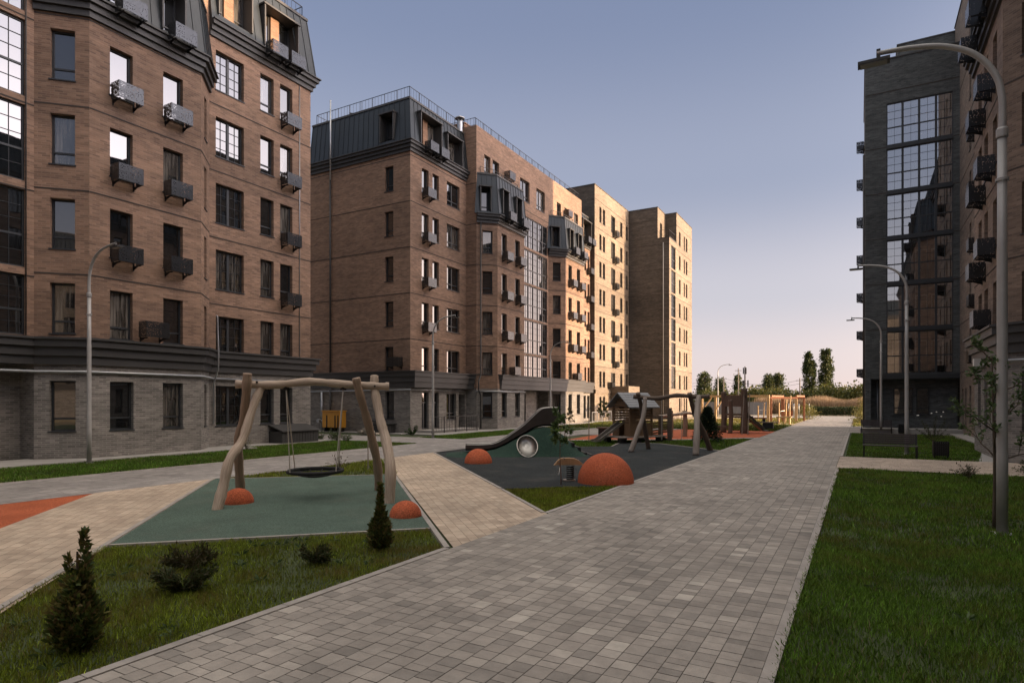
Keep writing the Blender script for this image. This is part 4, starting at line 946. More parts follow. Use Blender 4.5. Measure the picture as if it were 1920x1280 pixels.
log('leg', [(-12.25, 9.22, -.05), (-12.02, 9.0, .6), S_(.06, -.5, 1.2), S_(.24, -.2, 1.75), S_(.35, .1, 2.35), S_(.38, .17, 2.68)], .1, .09, M['log_dark'], sw, seed=3)
log('leg', [(-8.42, 9.82, -.05), (-8.45, 9.9, .7), S_(3.2, .45, 1.3), S_(3.1, .25, 1.65), S_(2.98, .0, 2.3), S_(2.96, -.12, 2.66)], .115, .085, M['log'], sw, seed=4)
log('leg', [(-9.86, 11.14, -.05), S_(3.03, -.72, .6), S_(2.94, -.46, 1.1), S_(2.8, -.2, 1.7), S_(2.64, .1, 2.3), S_(2.58, .18, 2.6)], .1, .085, M['log_dark'], sw, seed=5)
for x_, y_, z_ in ((.36, .1, 2.46), (.55, .06, 2.5), (2.6, .1, 2.44), (2.97, .09, 2.43)):
    mb = MB(); mb.tube([S_(x_, y_-.02, z_), S_(x_, y_+.035, z_)], .022, 8); mb.build('bolt', M['black_metal'], sw)
sc_ = Vector(S_(1.72, 0, .6)); RS = .56
mb = MB(); prof = []
for k in range(40):
    a = k/40*6.2832; mb_ = None
ring = [(sc_.x+RS*math.cos(k*.15708), sc_.y+RS*math.sin(k*.15708), .6) for k in range(41)]
mb.tube(ring, .04, 8, cap=False); seat = mb.build('nest_seat', M['net'], sw, smooth=True)
mb = MB()
for k in range(12):
    a = k*.5236; mb.tube([(sc_.x+RS*q*math.cos(a), sc_.y+RS*q*math.sin(a), .6-.13*(1-q*q)) for q in (1, .8, .6, .4, .2, .05)], .011, 5)
for q in (.2, .36, .52, .68, .84): mb.tube([(sc_.x+RS*q*math.cos(k*.2618), sc_.y+RS*q*math.sin(k*.2618), .6-.13*(1-q*q)) for k in range(25)], .011, 5, cap=False)
net = mb.build('net', M['net'], sw); net.parent = seat
for x in (1.12, 2.3):
    tp_ = Vector(S_(x, 0, 2.38)); mb = MB()
    mb.box(-.04, .04, -.05, .05, -.04, .03, Matrix.Translation(tp_)); mb.build('swivel', M['black_metal'], sw)
    for y in (-.2, .2):
        dx = (x-1.72)*.78; e = Vector(S_(1.72+dx, y*1.9, .62)); mb = MB(); n_ = 60
        for i in range(n_):
            a = tp_.lerp(e, i/n_); c_ = tp_.lerp(e, (i+1)/n_); o_ = Vector((.007, 0, 0)) if i % 2 else Vector((0, .007, 0))
            mb.bar(a+o_, c_+o_, .009); mb.bar(a-o_, c_-o_, .009)
        mb.build('chain', M['rope'], sw)
# --- rubber domes
def dome(x, y, r, sq, label):
    mb = MB(); prof = [(r*math.cos(a), r*sq*math.sin(a)) for a in [i*math.pi/2/12 for i in range(13)]]; prof[-1] = (.001, prof[-1][1])
    mb.lathe([(r*1.0, -.03)]+prof, 36, (x, y, .012)); o = mb.build('rubber_dome', M['dome'], None, smooth=True, loc=(x, y, 0))
    return tag(o, label, 'rubber dome', 'orange rubber domes')
dome(-11.15, 8.32, .31, .98, 'small orange rubber dome behind the left legs of the log swing')
dome(-7.2, 8.85, .29, .98, 'small orange rubber dome in front of the right legs of the log swing')
dome(-11.3, 17.75, .47, 1.02, 'orange rubber dome on black rubber at the foot of the slide')
dome(-5.72, 15.1, .72, 1.05, 'largest orange rubber dome, beside the grey main path')
# --- play mound with steel tunnel, and the slide on it
O = Vector((-13.4, 20.3)); dA = Vector((.837, .547)); dB = Vector((.547, -.837))
def Q(a, b_, z): p = O+dA*a+dB*b_; return (p.x, p.y, z)
def sst(x, a, b_): t = min(1, max(0, (x-a)/(b_-a))); return t*t*(3-2*t)
HK = [(-.9, 0), (-.2, .08), (.6, .15), (1.0, .21), (1.4, .36), (1.8, .58), (2.2, .8), (2.6, 1.0), (3.0, 1.07), (3.3, 1.02), (3.65, .8), (4.1, .38), (4.6, 0), (9, 0)]
def HA(a):
    if a <= HK[0][0]: return 0
    for (x0, y0), (x1, y1) in zip(HK, HK[1:]):
        if a <= x1: t = (a-x0)/(x1-x0); return y0+(y1-y0)*(t*t*(3-2*t)*.35+t*.65)
    return 0
BF, BT = 1.3, .8          # foot of the mound's flank and its width
def slope(b_): t = min(1, max(0, (BF-abs(b_))/BT)); return t
hill = root('play_mound', 'dark green rubber play mound with a round steel tunnel mouth', 'play mound', (-10.8, 20.9, 0))
mb = MB(); na, nb = 84, 52; TA, TZ, TR = 2.25, .4, .36
gridp = [[(-1.0+6.2*i/na, -1.7+3.4*j/nb) for j in range(nb+1)] for i in range(na+1)]
hz = lambda a, b_: HA(a)*slope(b_)+.012
for i in range(na):
    for j in range(nb):
        c4 = [gridp[i][j], gridp[i+1][j], gridp[i+1][j+1], gridp[i][j+1]]; ca = sum(p[0] for p in c4)/4; cb = sum(p[1] for p in c4)/4
        if abs(cb) > .42 and (ca-TA)**2+(hz(ca, cb)-TZ)**2 < TR**2: continue
        if max(hz(*p) for p in c4) < .02: continue
        mb.face([Q(a, b_, hz(a, b_)) for a, b_ in c4])
body = mb.build('mound', M['rub_hill'], hill, smooth=False)
bm_ = body.data; import bmesh
bb = bmesh.new(); bb.from_mesh(bm_); bmesh.ops.remove_doubles(bb, verts=bb.verts, dist=.001)
for f in bb.faces: f.smooth = True
bb.to_mesh(bm_); bb.free()
def bfront(z, a): h = max(HA(a), .3); return BF-BT*min(1, max(0, z/h))
def tring(rad, push, sgn): return [Q(TA+rad*math.cos(t), sgn*(bfront(TZ+rad*math.sin(t), TA+rad*math.cos(t))+push), max(.0, TZ+rad*math.sin(t))) for t in [k*math.pi/24 for k in range(48)]]
mb = MB(); f1, f2 = tring(TR+.02, .05, 1), tring(TR+.02, .05, -1)
for k in range(48):
    k2 = (k+1) % 48; A_, B_ = Vector(f1[k]), Vector(f1[k2]); C_, D_ = Vector(f2[k2]), Vector(f2[k])
    for q in range(10): mb.face([A_.lerp(D_, q/10), B_.lerp(C_, q/10), B_.lerp(C_, (q+1)/10), A_.lerp(D_, (q+1)/10)])
for k in range(48):                          # the bent middle of the tube closes the view through it
    k2 = (k+1) % 48; e0, e1 = [Vector(f1[j]).lerp(Vector(f2[j]), .1) for j in (k, k2)]; cc_ = Vector(Q(TA, .62, TZ-.02))
    for q in range(4):
        g0, g1 = (q/4), (q+1)/4; dep = lambda g: Vector((-dB.x, -dB.y, 0))*.12*math.sin(g*3.14)
        P_ = [e0.lerp(cc_, g0)+dep(g0), e1.lerp(cc_, g0)+dep(g0), e1.lerp(cc_, g1)+dep(g1), e0.lerp(cc_, g1)+dep(g1)]
        mb.face(P_ if q < 3 else P_[:3])
tn = mb.build('tunnel', M['brushed'], hill)
bb = bmesh.new(); bb.from_mesh(tn.data); bmesh.ops.remove_doubles(bb, verts=bb.verts, dist=.001)
for f in bb.faces: f.smooth = True
bb.to_mesh(tn.data); bb.free()
mb = MB(); mb.tube(f1+f1[:1], .022, 8, cap=False); mb.tube(f2+f2[:1], .022, 8, cap=False); mb.build('tunnel_rim', M['brushed'], hill, smooth=True)
mb = MB()
for k in range(4):
    a = 4.0+.24*k; z = HA(a)
    mb.prism([Q(a, -.5, 0)[:2], Q(a+.1, -.5, 0)[:2], Q(a+.1, .75, 0)[:2], Q(a, .75, 0)[:2]][::1], max(z-.12, 0), z+.04)
mb.build('step', M['black_plastic'], hill)
sl = root('steel_slide', 'dark steel trough slide running down the green play mound', 'slide', (-12.1, 21.1, 0))
sec = spline([(-.1, .26, .15), (.55, .25, .16), (1.0, .3, .15), (1.4, .46, .17), (1.8, .68, .22), (2.2, .89, .3), (2.55, 1.1, .42), (2.85, 1.18, .6), (3.1, 1.2, .64), (3.5, 1.21, .64)], 6)
mb = MB(); rows_ = []
for a, z, h in sec:
    hw = .3; th = .03; rows_.append([Q(a, hw+.03, z+h), Q(a, hw+.04, z), Q(a, hw-.12, z-.07), Q(a, -hw+.12, z-.07), Q(a, -hw-.04, z), Q(a, -hw-.03, z+h), Q(a, -hw, z+h), Q(a, -hw, z+.03), Q(a, -hw+.13, z-.02), Q(a, hw-.13, z-.02), Q(a, hw, z+.03), Q(a, hw, z+h)])
for i in range(len(rows_)-1):
    for k in range(12): k2 = (k+1) % 12; mb.face([rows_[i][k], rows_[i+1][k], rows_[i+1][k2], rows_[i][k2]])
mb.face(rows_[0]); mb.face(rows_[-1][::-1]); trough = mb.build('trough', M['slide_metal'], sl)
mb = MB(); mb.tube([Q(a, .315, z+h) for a, z, h in sec], .022, 8); mb.tube([Q(a, -.315, z+h) for a, z, h in sec], .022, 8)
mb.tube([Q(3.52, .315, 1.0), Q(3.52, .315, 1.78), Q(3.52, .25, 1.84), Q(3.52, -.25, 1.84), Q(3.52, -.315, 1.78), Q(3.52, -.315, 1.0)], .022, 8)
mb.build('rim', M['brushed'], sl, smooth=True)
# --- bird spring rider
sr = root('spring_rider', 'wooden bird shaped spring rider on black rubber', 'spring rider', (-6.72, 14.86, 0))
d_ = Vector((.87, .49)); n_ = Vector((-.49, .87)); c0 = Vector((-6.66, 14.9))
top_ = [(-.4, .43), (-.36, .47), (-.3, .55), (-.22, .6), (0, .615), (.14, .6), (.27, .54), (.37, .45)]; bot = [(.37, .43), (.2, .435), (0, .435), (-.24, .435), (-.3, .44), (-.4, .42)]
out_ = top_+bot
mb = MB()
def W3(x, y, z): p = c0+d_*x+n_*y; return (p.x, p.y, z)
fr = [W3(x, -.09, z) for x, z in out_]; bk = [W3(x, .09, z) for x, z in out_]
mb.face(fr[::-1]); mb.face(bk)
for i in range(len(out_)): j = (i+1) % len(out_); mb.face([fr[i], fr[j], bk[j], bk[i]])
bo = mb.build('bird_body', M['wood_toy'], sr)
mb = MB(); mb.lathe([(.02, 0), (.02, .012), (.001, .013)], 12); e = mb.mesh('eye'); 
for y, s_ in ((-.091, -1), (.091, 1)):
    mb = MB(); p = Vector(W3(-.27, y, .52)); mb.tube([p, p+Vector((n_.x, n_.y, 0))*.02*s_], .022, 10); mb.build('eye', M['brushed'], sr).parent = bo
mb = MB(); H_ = [(.055+.0*k, k) for k in range(1)]
coil = [(c0.x+.11*d_.x*.4+.095*math.cos(k*.42), c0.y+.095*math.sin(k*.42), .03+.37*k/105) for k in range(106)]
mb.tube(coil, .017, 6); mb.build('spring', M['black_metal'], sr, smooth=True)
mb = MB(); mb.lathe([(.17, 0), (.17, .03), (.001, .031)], 16, (c0.x, c0.y, .014)); mb.tube([W3(-.24, -.02, .43), W3(-.27, -.14, .25), W3(-.3, -.3, .2)], .014, 6); mb.tube([W3(-.24, .02, .43), W3(-.27, .14, .25), W3(-.3, .3, .2)], .014, 6); mb.build('footrest', M['brushed'], sr, smooth=False)
mb = MB(); mb.tube([W3(-.14, -.24, .6), W3(-.14, .24, .6)], .013, 8); mb.build('handle', M['black_metal'], sr)

# --- log swing frame behind, without seat
s2 = root('log_swing_frame', 'grey log swing frame on black rubber beside the playhouse', 'swing frame', (-6.9, 25.6, 0))
log('beam', [(-8.35, 25.35, 2.3), (-7.4, 25.5, 2.22), (-6.6, 25.6, 2.34), (-5.8, 25.7, 2.28), (-5.3, 25.75, 2.3)], .09, .085, M['log_dusk'], s2, seed=11)
log('leg', [(-8.2, 24.5, 0), (-8.0, 24.8, .8), (-7.85, 25.1, 1.5), (-7.85, 25.35, 2.25)], .11, .085, M['log_grey'], s2, seed=12)
log('leg', [(-8.05, 26.5, 0), (-8.1, 26.1, 1.0), (-8.1, 25.6, 1.9), (-8.15, 25.3, 2.45)], .1, .09, M['log_dusk'], s2, seed=13)
log('leg', [(-5.52, 24.3, 0), (-5.55, 24.6, .9), (-5.68, 25.2, 1.7), (-5.72, 25.7, 2.3)], .13, .1, M['log_grey'], s2, seed=14)
log('leg', [(-5.55, 27.1, 0), (-5.7, 26.7, .7), (-5.95, 26.0, 1.6), (-6.05, 25.5, 2.42)], .12, .09, M['log_dusk'], s2, seed=15)
for x, y in ((-7.2, 25.5), (-6.4, 25.6)):
    mb = MB(); mb.bar((x, y, 2.26), (x, y, .5), .014); mb.bar((x+.03, y, 2.26), (x+.03, y, .5), .008); mb.build('rope', M['rope'], s2)

# --- playhouse
ph = root('playhouse', 'small brown timber playhouse with grey pitched roof and a metal slide', 'playhouse', (-10, 30.6, 0))
r_ = Vector((.5, .87)).normalized(); nS = Vector((.87, -.5)).normalized(); c_ = Vector((-10.05, 29.95))
def HP(a, b_, z): p = c_+r_*a-nS*b_; return (p.x, p.y, z)     # a along ridge, b from the side wall inwards
LA, LB = 1.45, 1.25
plf = MB(); plf.prism([HP(-.75, -.2, 0)[:2], HP(LA+.9, -.2, 0)[:2], HP(LA+.9, LB+.15, 0)[:2], HP(-.75, LB+.15, 0)[:2]], .26, .33); plf.build('platform', M['log_grey'], ph)
for a in (-.5, .55, LA+.6):
    for q in (0.05, LB-.1): ft = MB(); ft.prism([HP(a-.14, q-.14, 0)[:2], HP(a+.14, q-.14, 0)[:2], HP(a+.14, q+.14, 0)[:2], HP(a-.14, q+.14, 0)[:2]], 0, .258); ft.build('foot', M['black_plastic'], ph)
wl = MB()
def board(p, q, z0, z1, th=.04):
    p = Vector(p); q = Vector(q); wl.bar((p.x, p.y, (z0+z1)/2), (q.x, q.y, (z0+z1)/2), th, z1-z0)
for p, q, gap in ((HP(0, 0, 0), HP(LA, 0, 0), None), (HP(0, LB, 0), HP(LA, LB, 0), None), (HP(LA, 0, 0), HP(LA, LB, 0), 'd'), (HP(0, LB, 0), HP(0, 0, 0), 'd')):
    p, q = Vector(p), Vector(q)
    if gap: 
        for s0, s1 in ((0, .36), (.68, 1)):
            board(p.lerp(q, s0), p.lerp(q, s1), .33, 1.0)
    else: board(p, q, .33, 1.0)
    z = 1.04
    while z < 1.78:
        if gap:
            for s0, s1 in ((0, .36), (.68, 1)): board(p.lerp(q, s0), p.lerp(q, s1), z, z+.085)
        else: board(p, q, z, z+.085)
        z += .135
for i, z in enumerate((1.85, 1.99, 2.13, 2.27)):
    k = .5*(1-(2.45-z)/.7)
    for a in (0, LA): board(HP(a, LB*max(0, k), 0), HP(a, LB*(1-max(0, k)), 0), z, z+.12, .05)
wl.build('slatted_wall', M['plank'], ph)
for a, q in ((0, 0), (LA, 0), (0, LB), (LA, LB)): po = MB(); po.prism([HP(a-.045, q-.045, 0)[:2], HP(a+.045, q-.045, 0)[:2], HP(a+.045, q+.045, 0)[:2], HP(a-.045, q+.045, 0)[:2]], .33, 1.84); po.build('corner_post', M['plank'], ph)
rf = MB(); 
for sgn in (0, 1):
    for k in range(6):
        t0, t1 = k/6, (k+1)/6+.02; bq = lambda t: (LB/2-(LB/2+.28)*t) if sgn == 0 else (LB/2+(LB/2+.28)*t); zq = lambda t: 2.52-.74*t
        l = .012*k
        P4 = [HP(-.3, bq(t0), zq(t0)+.03-.0), HP(LA+.3, bq(t0), zq(t0)+.03), HP(LA+.3, bq(t1), zq(t1)+.05), HP(-.3, bq(t1), zq(t1)+.05)]
        rf.face(P4 if sgn == 0 else P4[::-1], [(0, t0), (2, t0), (2, t1), (0, t1)]); P5 = [(x, y, z_-.05) for x, y, z_ in P4]; rf.face(P5[::-1] if sgn == 0 else P5, [(0, t0), (2, t0), (2, t1), (0, t1)])
        for i in range(4): j = (i+1) % 4; rf.face([P5[i], P5[j], P4[j], P4[i]])
rf.build('roof', M['shingle'], ph)
hs = MB()
for k, (q0, q1) in enumerate(((.42, .86),)):
    T0, T1 = HP(-.02, q0, 1.0), HP(-.02, q1, 1.0); E0, E1 = HP(-1.55, q0, .12), HP(-1.55, q1, .12)
    hs.face([T0, E0, E1, T1]); hs.face([(x, y, z-.03) for x, y, z in (T0, T1, E1, E0)])
    hs.face([E0, E1, HP(-1.8, q1, .1), HP(-1.8, q0, .1)][::-1])
ss = hs.build('house_slide', M['slide_metal'], ph)
hs = MB()
for q in (.42, .86): hs.bar(HP(.0, q, 1.06), HP(-1.55, q, .18), .035, .13); hs.bar(HP(-1.55, q, .18), HP(-1.8, q, .16), .035, .1)
hs.build('slide_side', M['brushed'], ph).parent = ss
br = MB()
for k in range(5): br.bar(HP(LA+.1, .1, .45+.13*k), HP(LA+1.55, .35, .5+.13*k), .05, .085)
br.build('side_railing', M['plank'], ph)
for a in (LA+.85, LA+1.5): br = MB(); br.bar(HP(a, .22, 0), HP(a, .22, 1.75 if a > LA+1 else 1.35), .2); br.build('side_post', M['log_dusk'], ph)
br = MB(); br.bar(HP(LA+.5, .2, .36), HP(LA+1.6, .75, 0.05), .5, .06); br.build('step_ramp', M['plank'], ph)

# --- low log climbing posts behind the playhouse
lp = root('log_balance_posts', 'upright brown logs joined by short cross logs, right of the playhouse', 'balance posts', (-9.2, 36, 0))
for (x, y, h) in ((-9.6, 35.9, 1.55), (-9.0, 36.8, 1.55), (-8.3, 37.3, 1.5)):
    log('post', [(x, y, 0), (x+.03, y, h*.5), (x, y, h)], .14, .13, M['log_dark'], lp, n=10)
log('cross_log', [(-10.2, 35.6, 1.2), (-9.0, 36.6, 1.38), (-8.75, 37, 1.4)], .09, .08, M['log'], lp, n=10); log('cross_log', [(-8.7, 37.0, 1.38), (-7.9, 37.5, 1.32)], .07, .06, M['log'], lp, n=10)
# --- climbing tower
ct = root('climbing_tower', 'dark timber climbing tower with small slide on red rubber', 'climbing tower', (-7, 42.5, 0))
for (x, y, h, r0) in ((-8.0, 43.2, 2.75, .2), (-7.35, 42.0, 2.2, .14), (-6.6, 42.6, 2.95, .22), (-7.0, 44.5, 2.7, .15)):
    log('post', [(x, y, 0), (x+.06, y+.05, h*.5), (x+.02, y, h)], r0, r0*.85, M['log_dusk'], ct, n=10)
for z, h in ((1.15, .14), (1.75, .75)):
    mb = MB(); mb.bar((-7.9, 43.1, z+h/2), (-6.7, 42.7, z+h/2), .05, h); mb.build('panel', M['log_dusk'], ct)
mb = MB(); mb.prism([(-8.0, 43.1), (-6.6, 42.5), (-6.2, 43.9), (-7.6, 44.6)], 1.0, 1.1); mb.build('platform', M['log_dusk'], ct)
mb = MB(); mb.bar((-9.6, 43.6, .42), (-7.4, 42.4, .4), .12); mb.build('balance_beam', M['log_dusk'], ct)
mb = MB(); mb.bar((-6.55, 42.7, 1.15), (-5.55, 43.3, .18), .5, .06); mb.bar((-5.55, 43.3, .18), (-5.2, 43.5, .16), .5, .06); mb.bar((-6.3, 42.5, 1.2), (-5.4, 43.05, .3), .05, .14); mb.build('tower_slide', M['slide_metal'], ct)
mb = MB(); 
for k in range(7): mb.bar((-6.55+.03*k, 42.3-.28*k, 2.5-.4*k), (-6.2+.03*k, 42.5-.28*k, 2.5-.4*k), .045)
for x in (-6.55, -6.2): mb.bar((x, 42.4, 2.6), (x+.18, 40.4, .05), .05)
mb.build('climbing_net', M['log_dusk'], ct)
# --- big pale timber swing frame
ts = root('timber_swing_frame', 'long pale timber swing frame with square posts in the sun', 'swing frame', (-10, 66, 0))
mb = MB(); mb.bar((-14.6, 66.2, 2.62), (-7.75, 65.6, 2.62), .2, .22); mb.build('beam', M['timber'], ts)
for x, y in ((-14.4, 66.2), (-13.0, 66.1), (-7.85, 65.6)): mb = MB(); mb.bar((x, y, 0), (x, y, 2.5), .2); mb.build('post', M['timber'], ts)
mb = MB(); mb.bar((-14.35, 66.2, 1.2), (-13.4, 66.1, 2.5), .1); mb.bar((-12.95, 66.1, 1.2), (-12.2, 66.05, 2.5), .1); mb.build('brace', M['timber'], ts)
# --- pergola swing
pg = root('timber_pergola', 'reddish timber pergola with a hanging seat at the far end of the playground', 'pergola', (-6.9, 69.5, 0))
for x, y, m_ in ((-8.0, 68.9, 'timber_red'), (-5.75, 70.3, 'timber'), (-7.3, 72.4, 'timber_red'), (-5.2, 73, 'timber_red'), (-6.9, 69.6, 'timber_red')): mb = MB(); mb.bar((x, y, 0), (x, y, 2.35), .24 if m_ == 'timber' else .18); mb.build('post', M[m_], pg)
mb = MB(); mb.bar((-8.1, 68.85, 2.45), (-5.65, 70.35, 2.45), .2, .2); mb.bar((-7.4, 72.35, 2.45), (-5.1, 73.05, 2.45), .2, .2); mb.bar((-8, 69, 2.64), (-7.2, 72.5, 2.64), .16); mb.bar((-5.75, 70.3, 2.64), (-5.2, 73, 2.64), .16); mb.build('beam', M['timber_red'], pg)
mb = MB(); mb.box(-7.1, -6.1, 70.2, 70.7, .5, .58); mb.box(-7.1, -6.1, 70.66, 70.72, .58, 1.1); mb.build('hanging_seat', M['timber_red'], pg)
mb = MB(); 
for x in (-7.05, -6.15): mb.bar((x, 70.68, .6), (x, 71.2, 2.55), .025)
mb.build('chain', M['rope'], pg)
# --- leaning poles of a rope course
def poles(name, label, spots, m_, h, bars=True):
    o = root(name, label, 'climbing poles', (*spots[0], 0))
    for i, (x, y) in enumerate(spots): log('pole', [(x, y, 0), (x+.05*math.sin(i*2.1), y, h*.5), (x+.1*math.sin(i*1.3), y, h*(.85+.3*((i*7) % 3)/2))], .075, .06, m_, o, n=8)
    mb = MB()
    for i in range(len(spots)-1):
        for z in (.5, 1.1): mb.bar((*spots[i], z), (*spots[i+1], z+.1), .025)
    if bars: mb.build('cross_rope', M['rope'], o)
    return o
poles('rope_course', 'group of thin pale climbing poles in front of the grey fence', [(-9.6, 71.5), (-9.1, 71.9), (-8.6, 71.2)], M['timber'], 1.9)
poles('rope_course', 'tall bent pale poles standing in front of the reddish pergola', [(-6.85, 65.2), (-6.35, 66), (-5.9, 65.6)], M['timber'], 2.3)
# --- round black table bench and low play bench, pale picnic bench
lb = root('low_play_bench', 'long dark plank bench on a black block at the edge of red rubber', 'bench', (-6.2, 49.5, 0))
mb = MB(); mb.box(-7.6, -4.9-.35, 49.3, 49.9, .48, .56); mb.build('seat', M['log_dusk'], lb); mb = MB(); mb.box(-6.3, -5.6, 49.35, 49.85, 0, .478); mb.build('block', M['black_plastic'], lb)
mb = MB(); mb.box(-8.0, -6.2, 50.6, 51.0, .75, .85); mb.build('table_top', M['timber_red'], lb); mb = MB(); mb.box(-7.9, -7.7, 50.7, 50.9, 0, .748); mb.build('leg', M['black_plastic'], lb); mb = MB(); mb.box(-6.5, -6.3, 50.7, 50.9, 0, .748); mb.build('leg', M['black_plastic'], lb)
pb = root('picnic_bench', 'pale wooden bench in the sun beside the far path', 'bench', (-5.9, 60.8, 0))
mb = MB(); mb.box(-6.6, -5.35, 60.5, 61.1, .62, .72); mb.build('seat', M['timber'], pb)
for x in (-6.5, -6.0, -5.55): mb = MB(); mb.box(x, x+.1, 60.55, 61.05, 0, .618); mb.build('leg', M['timber'], pb)
bx = root('black_block_bench', 'low black block bench beside the playhouse slide', 'bench', (-13.2, 36, 0))
mb = MB(); mb.box(-14.2, -12.3, 35.9, 36.5, .42, .5); mb.build('seat', M['log_dusk'], bx)
for x in (-14.1, -12.9): mb = MB(); mb.box(x, x+.55, 35.95, 36.45, 0, .418); mb.build('block', M['black_plastic'], bx)
# --- bicycle hoops
bh = root('bicycle_rack', 'row of pale metal bicycle hoops at the end of the playground', 'bicycle rack', (-6.3, 81, 0))
for k in range(5): mb = MB(); x = -7.4+.55*k; mb.tube([(x, 80.6, 0), (x, 80.6, 1.5), (x, 80.75, 1.75), (x, 81.1, 1.8), (x, 81.4, 1.7), (x, 81.5, 1.5), (x, 81.5, 0)], .035, 6); mb.build('hoop', M['steel'], bh, smooth=True)

# --- street lamps
def lamp_proto():
    o = root('street_lamp', 'tall grey street lamp standing in the lawn nearest on the right', 'street lamp', (0, 0, 0), 'street lamps along the paths')
    mb = MB(); mb.tube([(0, 0, 0), (0, 0, 1.2), (0, 0, 1.22), (0, 0, 4.2), (0, 0, 4.25), (0, 0, 6.0)], [.078, .078, .074, .07, .066, .062], 16); mb.build('pole', M['lamp_grey'], o, smooth=True)
    A = [(0, 0, 6.0), (0, 0, 6.55), (-.1, 0, 6.95), (-.36, 0, 7.3), (-.75, 0, 7.52), (-1.2, 0, 7.62), (-1.72, 0, 7.66)]
    mb = MB(); mb.tube(spline(A, 5), [.054-.018*i/30 for i in range(31)], 12); mb.build('arm', M['lamp_grey'], o, smooth=True)
    mb = MB(); mb.lathe([(.078, 5.95), (.082, 5.97), (.082, 6.07), (.066, 6.1)], 16); mb.build('collar', M['lamp_grey'], o); mb = MB(); mb.lathe([(.09, 5.3), (.09, 5.34), (.075, 5.35)], 16); mb.build('collar', M['lamp_grey'], o)
    mb = MB(); mb.box(-2.0, -1.52, -.1, .1, 7.5, 7.55); mb.box(-1.72, -1.66, -.03, .03, 7.55, 7.72); hd = mb.build('lamp_head', M['trim'], o)
    mb = MB(); mb.box(-1.96, -1.56, -.085, .085, 7.488, 7.499); mb.build('lens', M['lamp_glass'], o).parent = hd
    mb = MB(); mb.box(-.13, .13, -.13, .13, .0, .012); mb.build('base_plate', M['lamp_grey'], o)
    return o
lamp = lamp_proto(); lamp.location = (1.97, 12.36, 0); lamp.scale = (1, 1, 1.055)
for x, y, rz, s_, lab in ((1.63, 29.1, 0, 1, 'grey street lamp rising behind the dark slatted bench on the right'), (1.22, 47.2, 0, 1, 'grey street lamp in front of the dark glazed tower, at the far bench'),
        (-22.9, 11.3, math.pi, .95, 'grey street lamp in front of the near brown block on the left'), (-21.2, 28.5, math.pi, .9, 'grey street lamp at the corner of the long brown block'),
        (-21.9, 45.3, math.pi, .9, 'thin grey street lamp behind the green play mound'), (-17.2, 89, math.pi, .94, 'distant street lamp beyond the far tan block')):
    c = copy_tree(lamp); c.location = (x, y, 0); c.rotation_euler = (0, 0, rz); c.scale = (s_, s_, s_); c['label'] = lab

# --- benches and litter bins by the right hand lawn
def bench_proto():
    o = root('park_bench', 'dark slatted park bench facing the tan cross path', 'bench', (0, 0, 0), 'dark park benches')
    mb = MB()
    for k in range(5): mb.box(-.88, .88, -.02+.095*k-.2, .06+.095*k-.2, .43, .46)
    mb.build('seat', M['bench_slat'], o)
    mb = MB()
    for k in range(5): y = .28+.022*k; z = .49+.078*k; mb.box(-.88, .88, y, y+.03, z, z+.071)
    mb.build('backrest', M['bench_slat'], o)
    for x in (-.84, .84):
        mb = MB(); mb.bar((x, -.18, 0), (x, -.18, .43), .05); mb.bar((x, .2, 0), (x, .22, .43), .05); mb.bar((x, -.2, .42), (x, .3, .42), .04); mb.bar((x, .26, .42), (x, .4, .88), .045); mb.build('leg', M['black_metal'], o)
    return o
bench = bench_proto(); bench.location = (.98, 27.05, 0)
c = copy_tree(bench); c.location = (.95, 46.9, 0); c['label'] = 'dark bench in the distance at the foot of the dark glazed tower'
def bin_proto():
    o = root('litter_bin', 'black square litter bin right of the slatted bench', 'litter bin', (0, 0, 0), 'black litter bins')
    mb = MB()
    for k in range(7):
        for sx, sy in ((1, 0), (0, 1)):
            for sg in (-1, 1):
                q = -.2+.4*k/6
                if sx: mb.box(q-.026, q+.026, sg*.22-.01, sg*.22+.01, .1, .62)
                else: mb.box(sg*.23-.01, sg*.23+.01, q-.026, q+.026, .1, .62)
    mb.box(-.2, .2, -.2, .2, .12, .58); mb.build('body', M['black_metal'], o)
    for sx in (-.2, .2):
        mb = MB(); mb.box(sx-.02, sx+.02, -.15, .15, 0, .1); mb.build('foot', M['black_metal'], o)
    return o
bn = bin_proto(); bn.location = (2.6, 27.6, 0)
c = copy_tree(bn); c.location = (2.4, 46.9, 0); c['label'] = 'small black litter bin far off beside the distant bench'

# --- things standing along the left blocks
gc_ = root('gas_cabinet', 'yellow gas cabinet on black legs against the grey brick wall', 'gas cabinet', (-31.2, 30.9, 0))
mb = MB(); mb.box(-32.1, -30.5, 30.55, 31.15, .32, 1.42); mb.build('cabinet', M['yellow'], gc_)
mb = MB(); mb.box(-32.15, -30.45, 30.5, 31.2, 1.42, 1.47); mb.build('lid', M['yellow'], gc_)
for x in (-31.72, -30.95, -30.68): mb = MB(); mb.box(x, x+.09, 30.53, 30.549, .32, 1.15); mb.build('vent_slot', M['black_metal'], gc_)
for x in (-32.0, -31.3, -30.65): mb = MB(); mb.box(x, x+.08, 30.6, 31.1, 0, .318); mb.build('leg', M['black_metal'], gc_)
mb = MB(); mb.tube([(-32.1, 30.9, .75), (-33.0, 30.95, .75), (-33.0, 31.3, .75)], .05, 8); mb.tube([(-32.75, 30.75, .75), (-32.75, 30.95, .75)], .14, 12); mb.build('inlet_pipe', M['steel'], gc_)
